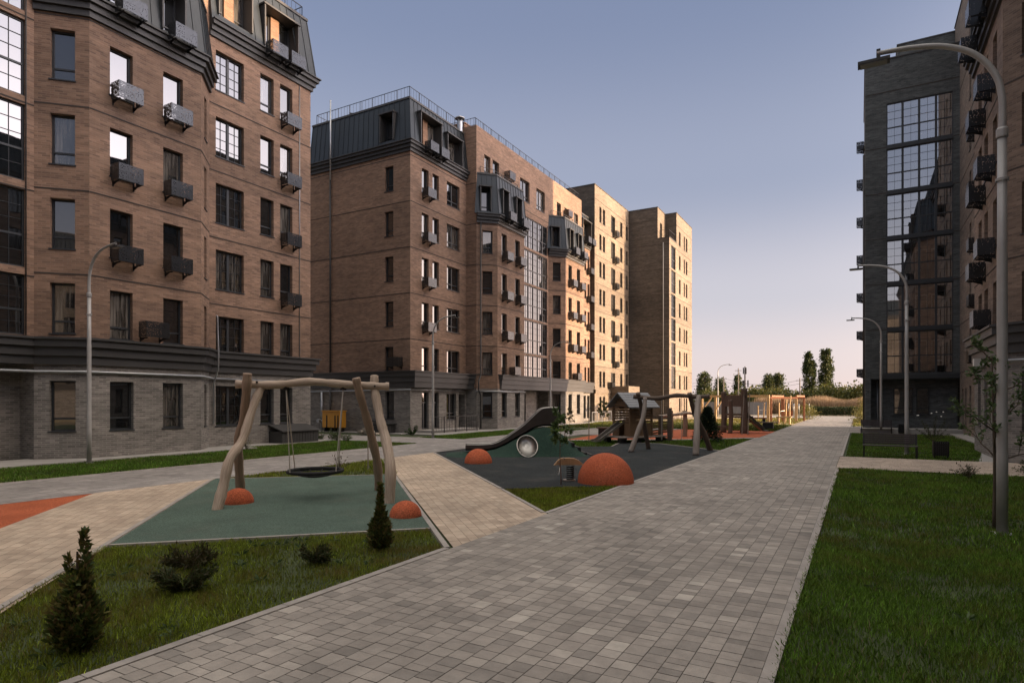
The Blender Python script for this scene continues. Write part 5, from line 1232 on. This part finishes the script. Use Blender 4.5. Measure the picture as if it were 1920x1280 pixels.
def hatch(label, x0, x1, y0, y1):
    o = root('basement_hatch', label, 'basement hatch', ((x0+x1)/2, (y0+y1)/2, 0), 'basement entrance hatches')
    mb = MB(); k = max(2, round((y1-y0)/.18)); mb.prism([(x0, y0), (x1, y0), (x1, y1), (x0, y1)], 0, .62)
    for i in range(k): y = y0+(y1-y0)*i/k; mb.box(x1, x1+.015, y+.02, y+.15, .04, .6)
    mb.build('curb_wall', M['trim'], o)
    mb = MB(); mb.face([(x0-.0, y0-.05, .95), (x1+.1, y0-.05, .66), (x1+.1, y1+.05, .66), (x0, y1+.05, .95)]); mb.face([(x0, y0-.05, .9), (x1+.1, y0-.05, .61), (x1+.1, y1+.05, .61), (x0, y1+.05, .9)][::-1])
    for yy_ in (y0-.05, y1+.05): mb.face([(x0, yy_, .9), (x1+.1, yy_, .61), (x1+.1, yy_, .66), (x0, yy_, .95)])
    mb.face([(x1+.1, y0-.05, .61), (x1+.1, y1+.05, .61), (x1+.1, y1+.05, .66), (x1+.1, y0-.05, .66)]); mb.build('lid', M['trim'], o)
hatch('dark low basement hatch against the near brown block behind the swing', -25.28, -24.35, 20.6, 22.9)
hatch('dark low basement hatch at the side wall of the long brown block', -28.2, -26.4, 30.6, 31.4)
st = root('stone_pile', 'pale pile of stacked stones beside the side path', 'stone pile', (-26.8, 29.3, 0))
rr = random.Random(5)
for k in range(14):
    mb = MB(); x = -27.3+rr.random()*1.0; y = 29.0+rr.random()*.7; z = .02+.13*(k//5)
    mb.prism([(x-.18, y-.13), (x+.2, y-.15), (x+.22, y+.12), (x-.15, y+.14)], z, z+.125); mb.build('stone', M['stone'], st)
def fence(name, label, pts, h, fine, m_, cat='railing'):
    o = root(name, label, cat, (*pts[0], 0)); 
    for i in range(len(pts)-1):
        a, b_ = Vector((*pts[i], 0)), Vector((*pts[i+1], 0)); L = (b_-a).length; k = max(1, round(L/1.2)); up = Vector((0, 0, h)); mb = MB()
        mb.bar(a+up, b_+up, .04); mb.bar(a+up*.15, b_+up*.15, .03)
        k2 = max(1, round(L/fine))
        for j in range(k2): p = a.lerp(b_, (j+.5)/k2); mb.bar(p+up*.17, p+up*.98, .014)
        mb.build('rail_panel', m_, o)
        for j in range(k+1):
            if i and j == 0: continue
            p = a.lerp(b_, j/k); mb = MB(); mb.bar(p, p+up, .045); mb.build('post', m_, o)
    return o
fence('ramp_railing', 'dark metal railing round the entrance ramp of the long brown block', [(-23.65, 31.7), (-23.65, 37.0)], 1.1, .3, M['black_metal'])
fence('ramp_railing', 'pale metal railing in front of the tan block entrance', [(-22.3, 61.5), (-22.3, 66.0), (-24.5, 66.0)], 1.1, .3, M['steel'])
fence('ramp_railing', 'pale metal railing before the sunlit ground floor beside the second bay', [(-22.4, 55.5), (-22.4, 60.8)], 1.05, .3, M['steel'])
fence('yard_gate', 'tall black metal gate between the two left blocks', [(-34.6, 30.4), (-33.2, 30.4)], 1.7, .13, M['black_metal'], 'gate')
# far metal fence, poles, mast, wires
ff = root('metal_sheet_fence', 'long grey sheet metal fence behind the playground', 'fence', (-16, 92, 0))
mb = MB()
for k in range(47):
    x = -40+.6*k; mb.box(x, x+.58, 97, 97.03+.02*(k % 2), .1, 2.0)
mb.build('sheet_panel', mat('grey_sheet', (.2, .205, .215), .55, .3), ff)
for k in range(10): mb = MB(); mb.box(-40+3*k, -39.92+3*k, 97.07, 97.15, 0, 2.05); mb.build('post', M['trim'], ff)
M['pole_wood'] = mat('pole_concrete', (.22, .19, .16), .9, noise=(2, .2))
up_ = []
for x, y, h, lab in ((-27.7, 150, 7.9, 'dark utility pole left of the telecom mast carrying thin wires'), (-22.8, 140, 9.2, 'slim pale pole standing just left of the telecom mast'), (-10.6, 138, 6.8, 'grey utility pole left of the two tallest poplars')):
    o = root('utility_pole', lab, 'utility pole', (x, y, 0), 'poles on the skyline'); mb = MB(); mb.tube([(x, y, 0), (x, y, h)], [.16, .1], 8); mb.build('shaft', M['pole_wood'], o)
    mb = MB(); mb.bar((x-.7, y, h-.5), (x+.7, y, h-.5), .1); mb.build('crossarm', M['pole_wood'], o); up_.append((x, y, h-.45))
wr = MB()
for i, (p, q) in enumerate((((-60, 160, 6.4), up_[0]), (up_[0], up_[2]))):
    for dz in (0, -.7): wr.tube([Vector(p).lerp(Vector(q), t/12)+Vector((0, 0, dz-1.2*math.sin(math.pi*t/12))) for t in range(13)], .025, 4)
tag(wr.build('overhead_wire', M['black_metal'], None, loc=(-31, 150, 8)), 'thin dark overhead wires strung between the skyline poles', 'wire')
ms = root('telecom_mast', 'dark lattice telecom mast with panel antennas on the skyline', 'telecom mast', (-26.8, 175, 0))
mb = MB(); mb.tube([(-26.8, 175, 0), (-26.8, 175, 11.4)], [.3, .16], 8); mb.build('shaft', M['pole_wood'], ms)
for k in range(3):
    a = k*2.09; mb = MB(); x, y = -26.8+.75*math.cos(a), 175+.75*math.sin(a); mb.box(x-.16, x+.16, y-.1, y+.1, 5.9, 7.7); mb.bar((-26.8, 175, 6.8), (x, y, 6.8), .08); mb.build('antenna', M['trim'], ms)
    mb = MB(); x, y = -26.8+.4*math.cos(a+1), 175+.4*math.sin(a+1); mb.box(x-.14, x+.14, y-.1, y+.1, 9.4, 11.1); mb.bar((-26.8, 175, 10.2), (x, y, 10.2), .08); mb.build('antenna', M['trim'], ms)
# ------------------------------------------------------------------ vegetation
M['leaf'] = leafmat('foliage', .3, .55)
M['bark'] = mat('bark', (.09, .07, .05), .9, noise=(8, .4, (1, 1, .25)), bump=(30, .5)); M['bark_red'] = mat('reddish_bark', (.13, .06, .035), .9, noise=(8, .3))
def leaves(name, P, D, size, asp, cols, parent=None, loc=(0, 0, 0), spread=.6, shape=4):
    """P points, D preferred direction of each leaf, quads (diamond leaves)"""
    n = len(P); D = D+rng.normal(0, spread, (n, 3)); D /= np.linalg.norm(D, axis=1, keepdims=True)+1e-9
    A = np.cross(D, rng.normal(0, 1, (n, 3))); A /= np.linalg.norm(A, axis=1, keepdims=True)+1e-9
    s = size*rng.uniform(.6, 1.35, (n, 1)); V = np.stack([P, P+D*s*.5+A*s*asp*.5, P+D*s, P+D*s*.5-A*s*asp*.5], 1)
    C = np.array(cols)[rng.integers(0, len(cols), n)]*(1+.5*(rng.random((n, 1))-.5))
    return npmesh(name, V, 4, M['leaf'], C.astype(np.float32), off=loc if parent is None else ROOTLOC[parent.name], parent=parent)
THU = [(.075, .1, .026), (.1, .125, .03), (.17, .15, .045), (.05, .075, .022), (.16, .115, .05)]
def thuja(x, y, h, r, label, spires, n, cols=THU, wig=.16):
    o = root('thuja', label, 'conifer', (x, y, 0), 'young conifers in the front lawn')
    mb = MB(); mb.tube([(x, y, 0), (x, y, h*.9)], [.03, .008], 6); mb.build('trunk', M['bark'], o)
    Ps = []; Ds = []
    for (cx, cy, hh, rr, share) in spires:
        m = int(n*share); t = rng.random(m)**1.35; z = t*hh
        prof = rr*np.clip(np.sin(np.clip(t*.93+.07, 0, 1)*math.pi)**.55*(1-t**1.1)**.62*1.25, .02, 1)
        az = rng.random(m)*6.283; lob = 1+wig*np.sin(az*4+z*9)+wig*.8*np.sin(az*7-z*14+2)
        rad = prof*lob*np.sqrt(rng.uniform(.35, 1.05, m))
        Ps.append(np.column_stack([x+cx+rad*np.cos(az), y+cy+rad*np.sin(az), z+.02])); Ds.append(np.column_stack([np.cos(az)*.55, np.sin(az)*.55, np.full(m, .9)]))
    leaves('crown', np.concatenate(Ps), np.concatenate(Ds), .06, .42, cols, o, spread=.42); return o
thuja(-5.78, 2.76, .92, .24, 'bushy cone shaped thuja in the front lawn, nearest to the camera on the left', [(0, 0, .6, .19, .6), (.03, .04, .98, .06, .16), (-.1, -.02, .76, .055, .08), (.07, -.05, .58, .12, .1), (-.06, .05, .5, .13, .06)], 4600)
thuja(-5.95, 6.75, .98, .18, 'slim thuja in front of the right swing legs', [(0, 0, .55, .165, .62), (0, 0, .9, .065, .3), (.02, 0, .72, .1, .08)], 3600)
JUN = [(.035, .05, .018), (.05, .065, .02), (.075, .065, .028)]
def spread_bush(name, x, y, h, r, label, n, cols=JUN, size=.05, cat='shrub', group='dark low shrubs in the front lawn'):
    o = root(name, label, cat, (x, y, 0), group); mb = MB(); Ps = []; Ds = []; R_ = random.Random(int(x*100))
    for k in range(16):
        az = R_.random()*6.28; el = R_.uniform(.25, 1.1); L = r*R_.uniform(.6, 1.1); tip = Vector((x+L*math.cos(az)*math.cos(el), y+L*math.sin(az)*math.cos(el), h*R_.uniform(.5, 1.05)*math.sin(el)+.06))
        mb.tube([(x, y, 0), Vector((x, y, 0)).lerp(tip, .5)+Vector((0, 0, .03)), tip], [.008, .006, .003], 4); m = n//16; t = rng.uniform(.25, 1.08, m)
        b0 = np.array([x, y, 0.])[None]; tv = np.array(tip)[None]; Ps.append(b0+(tv-b0)*t[:, None]+rng.normal(0, .028, (m, 3))); d = np.array((tip-Vector((x, y, 0))).normalized())
        Ds.append(np.repeat(d[None], m, 0))
    mb.build('branch', M['bark'], o); P_ = np.concatenate(Ps); P_[:, 2] = np.maximum(P_[:, 2], .01); leaves('foliage', P_, np.concatenate(Ds), size, .35, cols, o, spread=.5); return o
spread_bush('juniper', -6.55, 4.2, .22, .33, 'dark spreading juniper in the front lawn, closer of two beside each other', 2600)
spread_bush('juniper', -7.35, 4.8, .2, .36, 'brownish spreading juniper just behind the darkest one in the front lawn', 2000, [(.06, .05, .02), (.04, .05, .015), (.075, .06, .025)])
spread_bush('juniper', -6.2, 5.75, .17, .26, 'small dark juniper in the lawn below the middle of the swing', 1500)
spread_bush('juniper', 2.6, 20.9, .35, .6, 'sparse reddish shrub at the edge of the right lawn before the tan path', 700, [(.06, .05, .025), (.05, .06, .02)], group='low shrubs by the right lawn')
spread_bush('juniper', 4.3, 22.6, .5, .5, 'leafy green shrub beside the tan path behind the big lamp post', 900, [(.05, .075, .025), (.07, .09, .03)], .06, group='low shrubs by the right lawn')
spread_bush('rose_bush', 3.3, 38.5, 1.5, .9, 'tall sparse bush with white flowers before the dark tower', 900, [(.04, .055, .02), (.05, .06, .025)], .07, group='low shrubs by the right lawn')
fl_ = MB()
for k in range(6):
    a = Vector((3.3+random.uniform(-.8, .8), 38.5+random.uniform(-.5, .5), random.uniform(1.2, 1.7)))
    fl_.lathe([(.01, 0), (.04, .02), (.035, .04), (.001, .07)], 6, a)
bl = fl_.build('blossom', mat('white_petal', (.75, .73, .68), .7), bpy.data.objects['rose_bush'])
spread_bush('small_shrub', -13.3, 13.3, .6, .35, 'small bare shrub beside the grey path behind the swing', 260, [(.09, .07, .04)], .05, group='small plants by the grey path')
spread_bush('small_shrub', -23.0, 17.6, .8, .3, 'thin shrub at the foot of the near brown block', 300, [(.12, .13, .06)], .05, group='small plants by the grey path')
spread_bush('small_shrub', -24.0, 30.2, .55, .5, 'dark green shrub at the corner of the long brown block', 700, [(.03, .06, .015)], .09, group='small plants by the grey path')
for k in range(11):
    spread_bush('bedding_plant', -29.6+.62*k, 24.0+random.uniform(-.15, .15), .75*random.uniform(.6, 1.1), .33, 'leafy green plant in the row along the side path', 260, [(.05, .08, .025), (.07, .1, .03)], .09, 'plant', 'row of plants along the side path')
def sapling(x, y, h, label, trunk_r, branches, nl, size, cols, barkm='bark', seed=1, first=.35, up=.55, blen=.3, group='young trees'):
    o = root('young_tree', label, 'tree', (x, y, 0), group); R_ = random.Random(seed)
    ax = wob((x, y, 0), (x+R_.uniform(-.06, .06), y, h), 10, .03*h/2, seed); mb = MB(); mb.tube(ax, [trunk_r*(1-.075*i) for i in range(11)], 7); mb.build('trunk', M[barkm], o, smooth=True)
    mb = MB(); Ps = []; Ds = []
    for k in range(branches):
        t = first+(1-first)*(k+.5)/branches; b0 = ax[0].lerp(ax[-1], t); b0 = ax[min(10, int(t*10))].lerp(ax[min(10, int(t*10)+1)], t*10-int(t*10))
        az = k*2.4+R_.uniform(-.4, .4); L = blen*h*(1.15-.75*t)*R_.uniform(.7, 1.25); d = Vector((math.cos(az), math.sin(az), up+R_.uniform(-.25, .25))).normalized(); tip = b0+d*L
        br_ = wob(b0, tip, 5, .05*L, k+seed*7); mb.tube(br_, [trunk_r*.42*(1-.15*i) for i in range(6)], 5)
        for q in range(3):
            s0 = br_[2+q]; d2 = (d+Vector((R_.uniform(-.9, .9), R_.uniform(-.9, .9), R_.uniform(-.3, .5)))).normalized(); t2 = s0+d2*L*.38; mb.tube([s0, t2], [trunk_r*.16, trunk_r*.07], 4)
            m = nl; tt = rng.uniform(.25, 1.1, m)[:, None]; Ps.append(np.array(s0)[None]*(1-tt)+np.array(t2)[None]*tt+rng.normal(0, .018*h/2, (m, 3))); Ds.append(np.repeat(np.array(d2+Vector((0, 0, -.3)))[None], m, 0))
    mb.build('branch', M[barkm], o, smooth=True); leaves('crown', np.concatenate(Ps), np.concatenate(Ds), size, .42, cols, o, spread=.75); return o
LOC_ = [(.085, .13, .05), (.12, .16, .07), (.055, .095, .035)]
sapling(1.93, 12.75, 2.85, 'young locust tree with feathery leaves right beside the big lamp post', .035, 13, 26, .085, LOC_, seed=4, first=.34, up=.75, blen=.4)
sapling(-6.5, 14.05, 1.85, 'slender young maple between the play mound and the spring rider', .013, 8, 14, .13, [(.09, .135, .045), (.06, .1, .03)], 'bark_red', seed=9, first=.5, up=.3, blen=.22)
sapling(-13.0, 29.2, 1.7, 'thin staked young tree left of the playhouse slide', .014, 8, 14, .09, [(.1, .07, .03), (.07, .07, .025)], 'bark_red', seed=12, first=.55, up=.8, blen=.16)
sapling(-17.3, 45, 2.0, 'bushy little tree in front of the sunlit ground floor of the long block', .02, 10, 22, .14, [(.08, .1, .03), (.11, .12, .03)], seed=15, first=.4, up=.5, blen=.3)
for i, (x, y) in enumerate(((-13.25, 29.1), (-12.2, 29.8))):
    o = root('tree_stake', ('brown stake left of the thin young tree by the playhouse', 'brown stake right of the thin young tree by the playhouse')[i], 'stake', (x, y, 0), 'tree stakes'); mb = MB(); mb.tube([(x, y, 0), (x, y, 1.55)], .022, 6); mb.build('pole', M['log_dark'], o)
o = root('tree_stake', 'thin grey stake in the lawn strip behind the swing', 'stake', (-13.0, 14.2, 0), 'tree stakes'); mb = MB(); mb.tube([(-13.0, 14.2, 0), (-13.0, 14.2, 1.5)], .018, 6); mb.build('pole', M['log_grey'], o)
# spruce by the second swing
def spruce(x, y, h, r, label):
    o = root('spruce', label, 'spruce', (x, y, 0)); mb = MB(); mb.tube([(x, y, 0), (x, y, h)], [.05, .008], 7); mb.build('trunk', M['bark'], o); Ps = []; Ds = []
    for k in range(17):
        t = k/17; z = .12+t*h*.86; L = r*(1-t)**.85+.06
        for q in range(9):
            az = q*.698+k*.37; m = 95; s = rng.uniform(.12, 1, m); Ps.append(np.column_stack([x+s*L*math.cos(az), y+s*L*math.sin(az), z+.12*s*L*1.2-.3*L*s*s+.05])+rng.normal(0, .025, (m, 3))); Ds.append(np.repeat(np.array([[math.cos(az), math.sin(az), .15]]), m, 0))
    leaves('crown', np.concatenate(Ps), np.concatenate(Ds), .085, .3, [(.012, .026, .014), (.018, .034, .016), (.025, .042, .02)], o, spread=.6)
spruce(-6.9, 33.0, 1.95, .78, 'dark young spruce right of the grey log swing frame')
# far trees
def crown_pts(x, y, z0, h, prof, n, clumps, seed, sgk=.28):
    g_ = np.random.default_rng(seed); t = g_.random(clumps)**.9; az = g_.random(clumps)*6.283; rr = prof(t)*np.sqrt(g_.uniform(.25, 1, clumps))
    cc = np.column_stack([x+rr*np.cos(az), y+rr*np.sin(az), z0+t*h]); i = g_.integers(0, clumps, n); sg = (prof(t)[i]*sgk+.12)[:, None]
    return cc[i]+g_.normal(0, 1, (n, 3))*sg*np.array([1, 1, 1.25]), cc[i]
POP = [(.05, .07, .02), (.07, .085, .022), (.09, .09, .025), (.035, .055, .018)]
def poplar(x, y, h, r, label, n, seed, cols=POP):
    o = root('poplar', label, 'poplar', (x, y, 0), 'poplars on the skyline'); mb = MB(); mb.tube([(x, y, 0), (x, y, h*.5), (x, y, h*.95)], [.3, .18, .03], 8)
    for k in range(14):
        a = k*2.4; z = h*(.12+.055*k); mb.tube([(x, y, z), (x+r*.6*math.cos(a), y+r*.6*math.sin(a), z+h*.12)], [.09, .02], 5)
    mb.build('trunk', M['bark'], o)
    P_, _ = crown_pts(x, y, h*.06, h*.93, lambda t: r*np.clip(np.sin(np.clip(t*.82+.14, 0, 1)*math.pi)**.38, .1, 1), int(n*1.7), 90, seed, .17)
    leaves('crown', P_, np.repeat(np.array([[.2, .2, .7]]), len(P_), 0), .45, .6, cols, o, spread=.9)
poplar(-11.7, 181, 14.8, 1.35, 'tall columnar poplar, left of the two tallest on the skyline', 4200, 21); poplar(-7.9, 183, 15.6, 1.5, 'tallest columnar poplar on the skyline, nearest the dark tower', 4600, 22)
poplar(-23.6, 196, 9.6, 1.45, 'shorter rounded poplar, left of a pair in the middle of the skyline', 2400, 23); poplar(-21.0, 198, 10.3, 1.65, 'shorter rounded poplar, right of a pair in the middle of the skyline', 2600, 24)
poplar(-36.3, 170, 9.7, 1.7, 'pointed poplar close to the edge of the tan block', 2600, 25); poplar(-31.4, 165, 7.6, 1.5, 'dark small poplar behind the distant street lamp', 1500, 26); poplar(-26.6, 162, 8.4, .8, 'thin dark poplar left of the telecom mast', 1200, 27)
# far belt of bushes: one mass
Ps = []; g2 = np.random.default_rng(3)
for k in range(150):
    x = -72+k*.95+g2.uniform(-1, 1); y = 158+g2.uniform(-14, 16); h = 3.5+1.6*abs(math.sin(k*.37)+.5*math.sin(k*.11+1))+g2.uniform(-.6, .8)
    if -29 < x < -26.5: h *= .6
    if x > -9: h = 5.1+g2.uniform(-.5, .9)
    rr = h*.5; P_, _ = crown_pts(x, y, .1, h*.8, lambda t: rr*np.clip(np.sqrt(1-(t*.92)**2), .1, 1), 900, 18, k+50); Ps.append(P_)
Ps = np.concatenate(Ps); stuff(leaves('treeline', Ps, np.repeat(np.array([[.3, -.2, .6]]), len(Ps), 0), .5, .7, [(.075, .085, .02), (.1, .105, .025), (.055, .07, .02), (.13, .115, .03)], spread=.9, loc=(-10, 158, 0)))
# reed bed: one mass
n = 60000; px_ = rng.uniform(-16, 40, n); py_ = rng.uniform(112, 128, n); hh = 2.65*rng.uniform(.65, 1.12, n)+.35*np.sin(px_*.8)
az = rng.random(n)*6.283; ln_ = rng.uniform(.05, .4, n); W_ = .05
V = np.zeros((n, 3, 3)); V[:, 0] = np.column_stack([px_-W_*np.cos(az), py_-W_*np.sin(az), 0*hh]); V[:, 1] = np.column_stack([px_+W_*np.cos(az), py_+W_*np.sin(az), 0*hh]); V[:, 2] = np.column_stack([px_+ln_*np.cos(az*3), py_+ln_*np.sin(az*3), hh])
Cc = np.array([(.3, .2, .12), (.36, .25, .15), (.25, .18, .1)])[rng.integers(0, 3, n)]*(1+.4*(rng.random((n, 1))-.5)); stuff(npmesh('reeds', V, 3, M['leaf'], Cc.astype(np.float32), off=(10, 120, 0)))
# clipped hedge and sunlit bushes at the end of the path
hd = root('hedge', 'long low clipped dark hedge across the end of the path', 'hedge', (2, 103, 0)); m = 26000
P_ = np.column_stack([rng.uniform(-7.5, 26, m), 102.5+rng.uniform(-.6, .6, m), rng.uniform(0, 1.25, m)+.08*np.sin(rng.uniform(0, 60, m))]); P_[:, 2] = np.minimum(P_[:, 2], 1.25+.06*np.sin(P_[:, 0]*3))
leaves('foliage', P_, np.repeat(np.array([[0, -.4, .5]]), m, 0), .16, .6, [(.03, .05, .016), (.022, .04, .014), (.04, .06, .018)], hd, spread=.9)
mb = MB()
for k in range(60): x = -7.3+k*.55; mb.tube([(x, 102.5, 0), (x+.1, 102.5, .9)], .02, 4)
mb.build('stem', M['bark'], hd)
def bush(x, y, h, r, label, n, cols, size=.12):
    o = root('bush', label, 'bush', (x, y, 0), 'sunlit bushes by the far path'); mb = MB()
    for k in range(9): a = k*.7; mb.tube([(x, y, 0), (x+.6*r*math.cos(a), y+.6*r*math.sin(a), h*.7)], [.025, .008], 5)
    mb.build('stem', M['bark'], o); P_, _ = crown_pts(x, y, .08, h*.85, lambda t: r*np.clip(np.sqrt(1-(t*.9)**2), .15, 1), n, 26, int(x*10)+400); leaves('foliage', P_, np.repeat(np.array([[0, -.2, .7]]), n, 0), size, .55, cols, o, spread=.8)
YB = [(.16, .15, .035), (.12, .125, .03), (.2, .17, .05)]
bush(-3.4-1.9, 79.5, 1.3, .9, 'yellow green bush on the left edge of the far path', 1600, YB); bush(.9, 72, 2.4, 1.2, 'tall yellow green bush beside the corner of the dark tower', 2600, YB); bush(.2, 68, .8, .7, 'low yellow green bush in front of the taller one by the dark tower', 1200, YB)
# weeds in the front and right lawns
def weeds(name, spots, cols):
    Ps = []; Ds = []
    for x, y, r in spots:
        k = 12; az = rng.random(k)*6.283; Ps.append(np.column_stack([x+.02*np.cos(az), y+.02*np.sin(az), np.full(k, .02)])); Ds.append(np.column_stack([np.cos(az), np.sin(az), rng.uniform(.2, .6, k)]))
    return stuff(leaves(name, np.concatenate(Ps), np.concatenate(Ds), .085, .26, cols, spread=.3, loc=(0, 8, 0)))
sp_w = [(rng.uniform(-.3, 4.5), rng.uniform(2.8, 20), 0) for k in range(34)]+[(rng.uniform(-8, -5.3), rng.uniform(2, 7), 0) for k in range(26)]
sp_w = [s for s in sp_w if s[0] > -1 or (inpoly(np.array([[s[0], s[1]]]), FL)[0])]
weeds('weed_leaves', sp_w, [(.07, .11, .035), (.09, .13, .05), (.05, .09, .03)])
SKY = (1.0, 1.0, 1.0, .12); SKYTINT = (1, 1, 1); SUNE = 3.0; EXPO = 1.5
SKY = (1.0, 1.0, 1.0, .12); SUNE = 2.35; EXPO = 2.2; SUNC = (1, .69, .42)
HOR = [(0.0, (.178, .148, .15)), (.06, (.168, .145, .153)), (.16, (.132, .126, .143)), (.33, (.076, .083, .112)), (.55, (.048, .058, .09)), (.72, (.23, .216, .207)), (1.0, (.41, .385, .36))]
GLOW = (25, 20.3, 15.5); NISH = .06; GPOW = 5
# ------------------------------------------------------------------ light, sky, camera
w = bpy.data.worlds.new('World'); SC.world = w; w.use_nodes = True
N, L = w.node_tree.nodes, w.node_tree.links
AZ = math.atan2(1, .324); EL = R(5.2)
sky = N.new('ShaderNodeTexSky'); sky.sky_type = 'NISHITA'; sky.sun_disc = False; sky.sun_elevation = EL; sky.sun_rotation = AZ
sky.air_density = SKY[0]; sky.dust_density = SKY[1]; sky.ozone_density = SKY[2]; sky.altitude = 100
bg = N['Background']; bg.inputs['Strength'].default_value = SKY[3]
# evening air: a lavender to pink gradient with elevation, a bright zenith added out of frame to light the ground, brighter towards the low sun, over the physical sky
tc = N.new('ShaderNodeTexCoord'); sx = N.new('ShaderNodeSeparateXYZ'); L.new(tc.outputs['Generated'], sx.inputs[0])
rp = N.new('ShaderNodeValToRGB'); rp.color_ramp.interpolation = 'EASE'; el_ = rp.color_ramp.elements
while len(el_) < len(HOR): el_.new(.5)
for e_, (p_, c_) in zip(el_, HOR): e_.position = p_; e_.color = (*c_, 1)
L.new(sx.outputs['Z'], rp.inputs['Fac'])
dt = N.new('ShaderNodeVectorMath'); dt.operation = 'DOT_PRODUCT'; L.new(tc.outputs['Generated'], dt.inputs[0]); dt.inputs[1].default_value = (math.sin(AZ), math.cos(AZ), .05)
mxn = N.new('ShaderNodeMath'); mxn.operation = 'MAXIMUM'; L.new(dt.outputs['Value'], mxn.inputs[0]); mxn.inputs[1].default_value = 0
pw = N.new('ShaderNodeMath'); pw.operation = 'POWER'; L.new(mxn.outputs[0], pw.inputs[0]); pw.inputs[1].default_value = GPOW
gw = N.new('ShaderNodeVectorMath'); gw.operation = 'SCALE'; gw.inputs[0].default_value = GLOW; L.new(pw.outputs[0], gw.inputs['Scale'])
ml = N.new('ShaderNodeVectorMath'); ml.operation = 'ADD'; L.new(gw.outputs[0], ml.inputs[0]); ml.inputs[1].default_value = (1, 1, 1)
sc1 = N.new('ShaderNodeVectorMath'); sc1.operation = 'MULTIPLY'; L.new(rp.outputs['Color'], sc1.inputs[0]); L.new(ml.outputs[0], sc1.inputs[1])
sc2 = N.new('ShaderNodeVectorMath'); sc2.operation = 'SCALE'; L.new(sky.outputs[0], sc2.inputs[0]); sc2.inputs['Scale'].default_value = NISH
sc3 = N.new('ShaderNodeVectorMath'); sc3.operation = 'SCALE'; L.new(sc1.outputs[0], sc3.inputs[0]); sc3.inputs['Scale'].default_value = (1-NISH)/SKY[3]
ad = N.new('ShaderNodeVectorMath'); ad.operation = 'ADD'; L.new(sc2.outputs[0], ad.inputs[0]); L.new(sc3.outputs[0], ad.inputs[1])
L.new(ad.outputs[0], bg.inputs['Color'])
sun = bpy.data.lights.new('sun', 'SUN'); sun.energy = SUNE; sun.angle = R(.6); sun.color = SUNC
so = bpy.data.objects.new('sun', sun); COL.objects.link(so)
dv = Vector((math.sin(AZ)*math.cos(EL), math.cos(AZ)*math.cos(EL), math.sin(EL)))
so.rotation_euler = dv.to_track_quat('Z', 'Y').to_euler(); so.location = dv*60
cam = bpy.data.cameras.new('camera'); co = bpy.data.objects.new('camera', cam); COL.objects.link(co)
cam.sensor_width = 36; cam.lens = 1159/1920*36; cam.shift_y = 112/1920; cam.clip_end = 3000
co.location = (0, 0, 2.1); co.rotation_euler = (R(90), 0, R(29.36)); SC.camera = co
vs = SC.view_settings; vs.view_transform = 'Standard'; vs.look = 'None'; vs.exposure = EXPO; vs.gamma = 1
cy = SC.cycles; cy.use_denoising = True; cy.max_bounces = 8; cy.transparent_max_bounces = 16
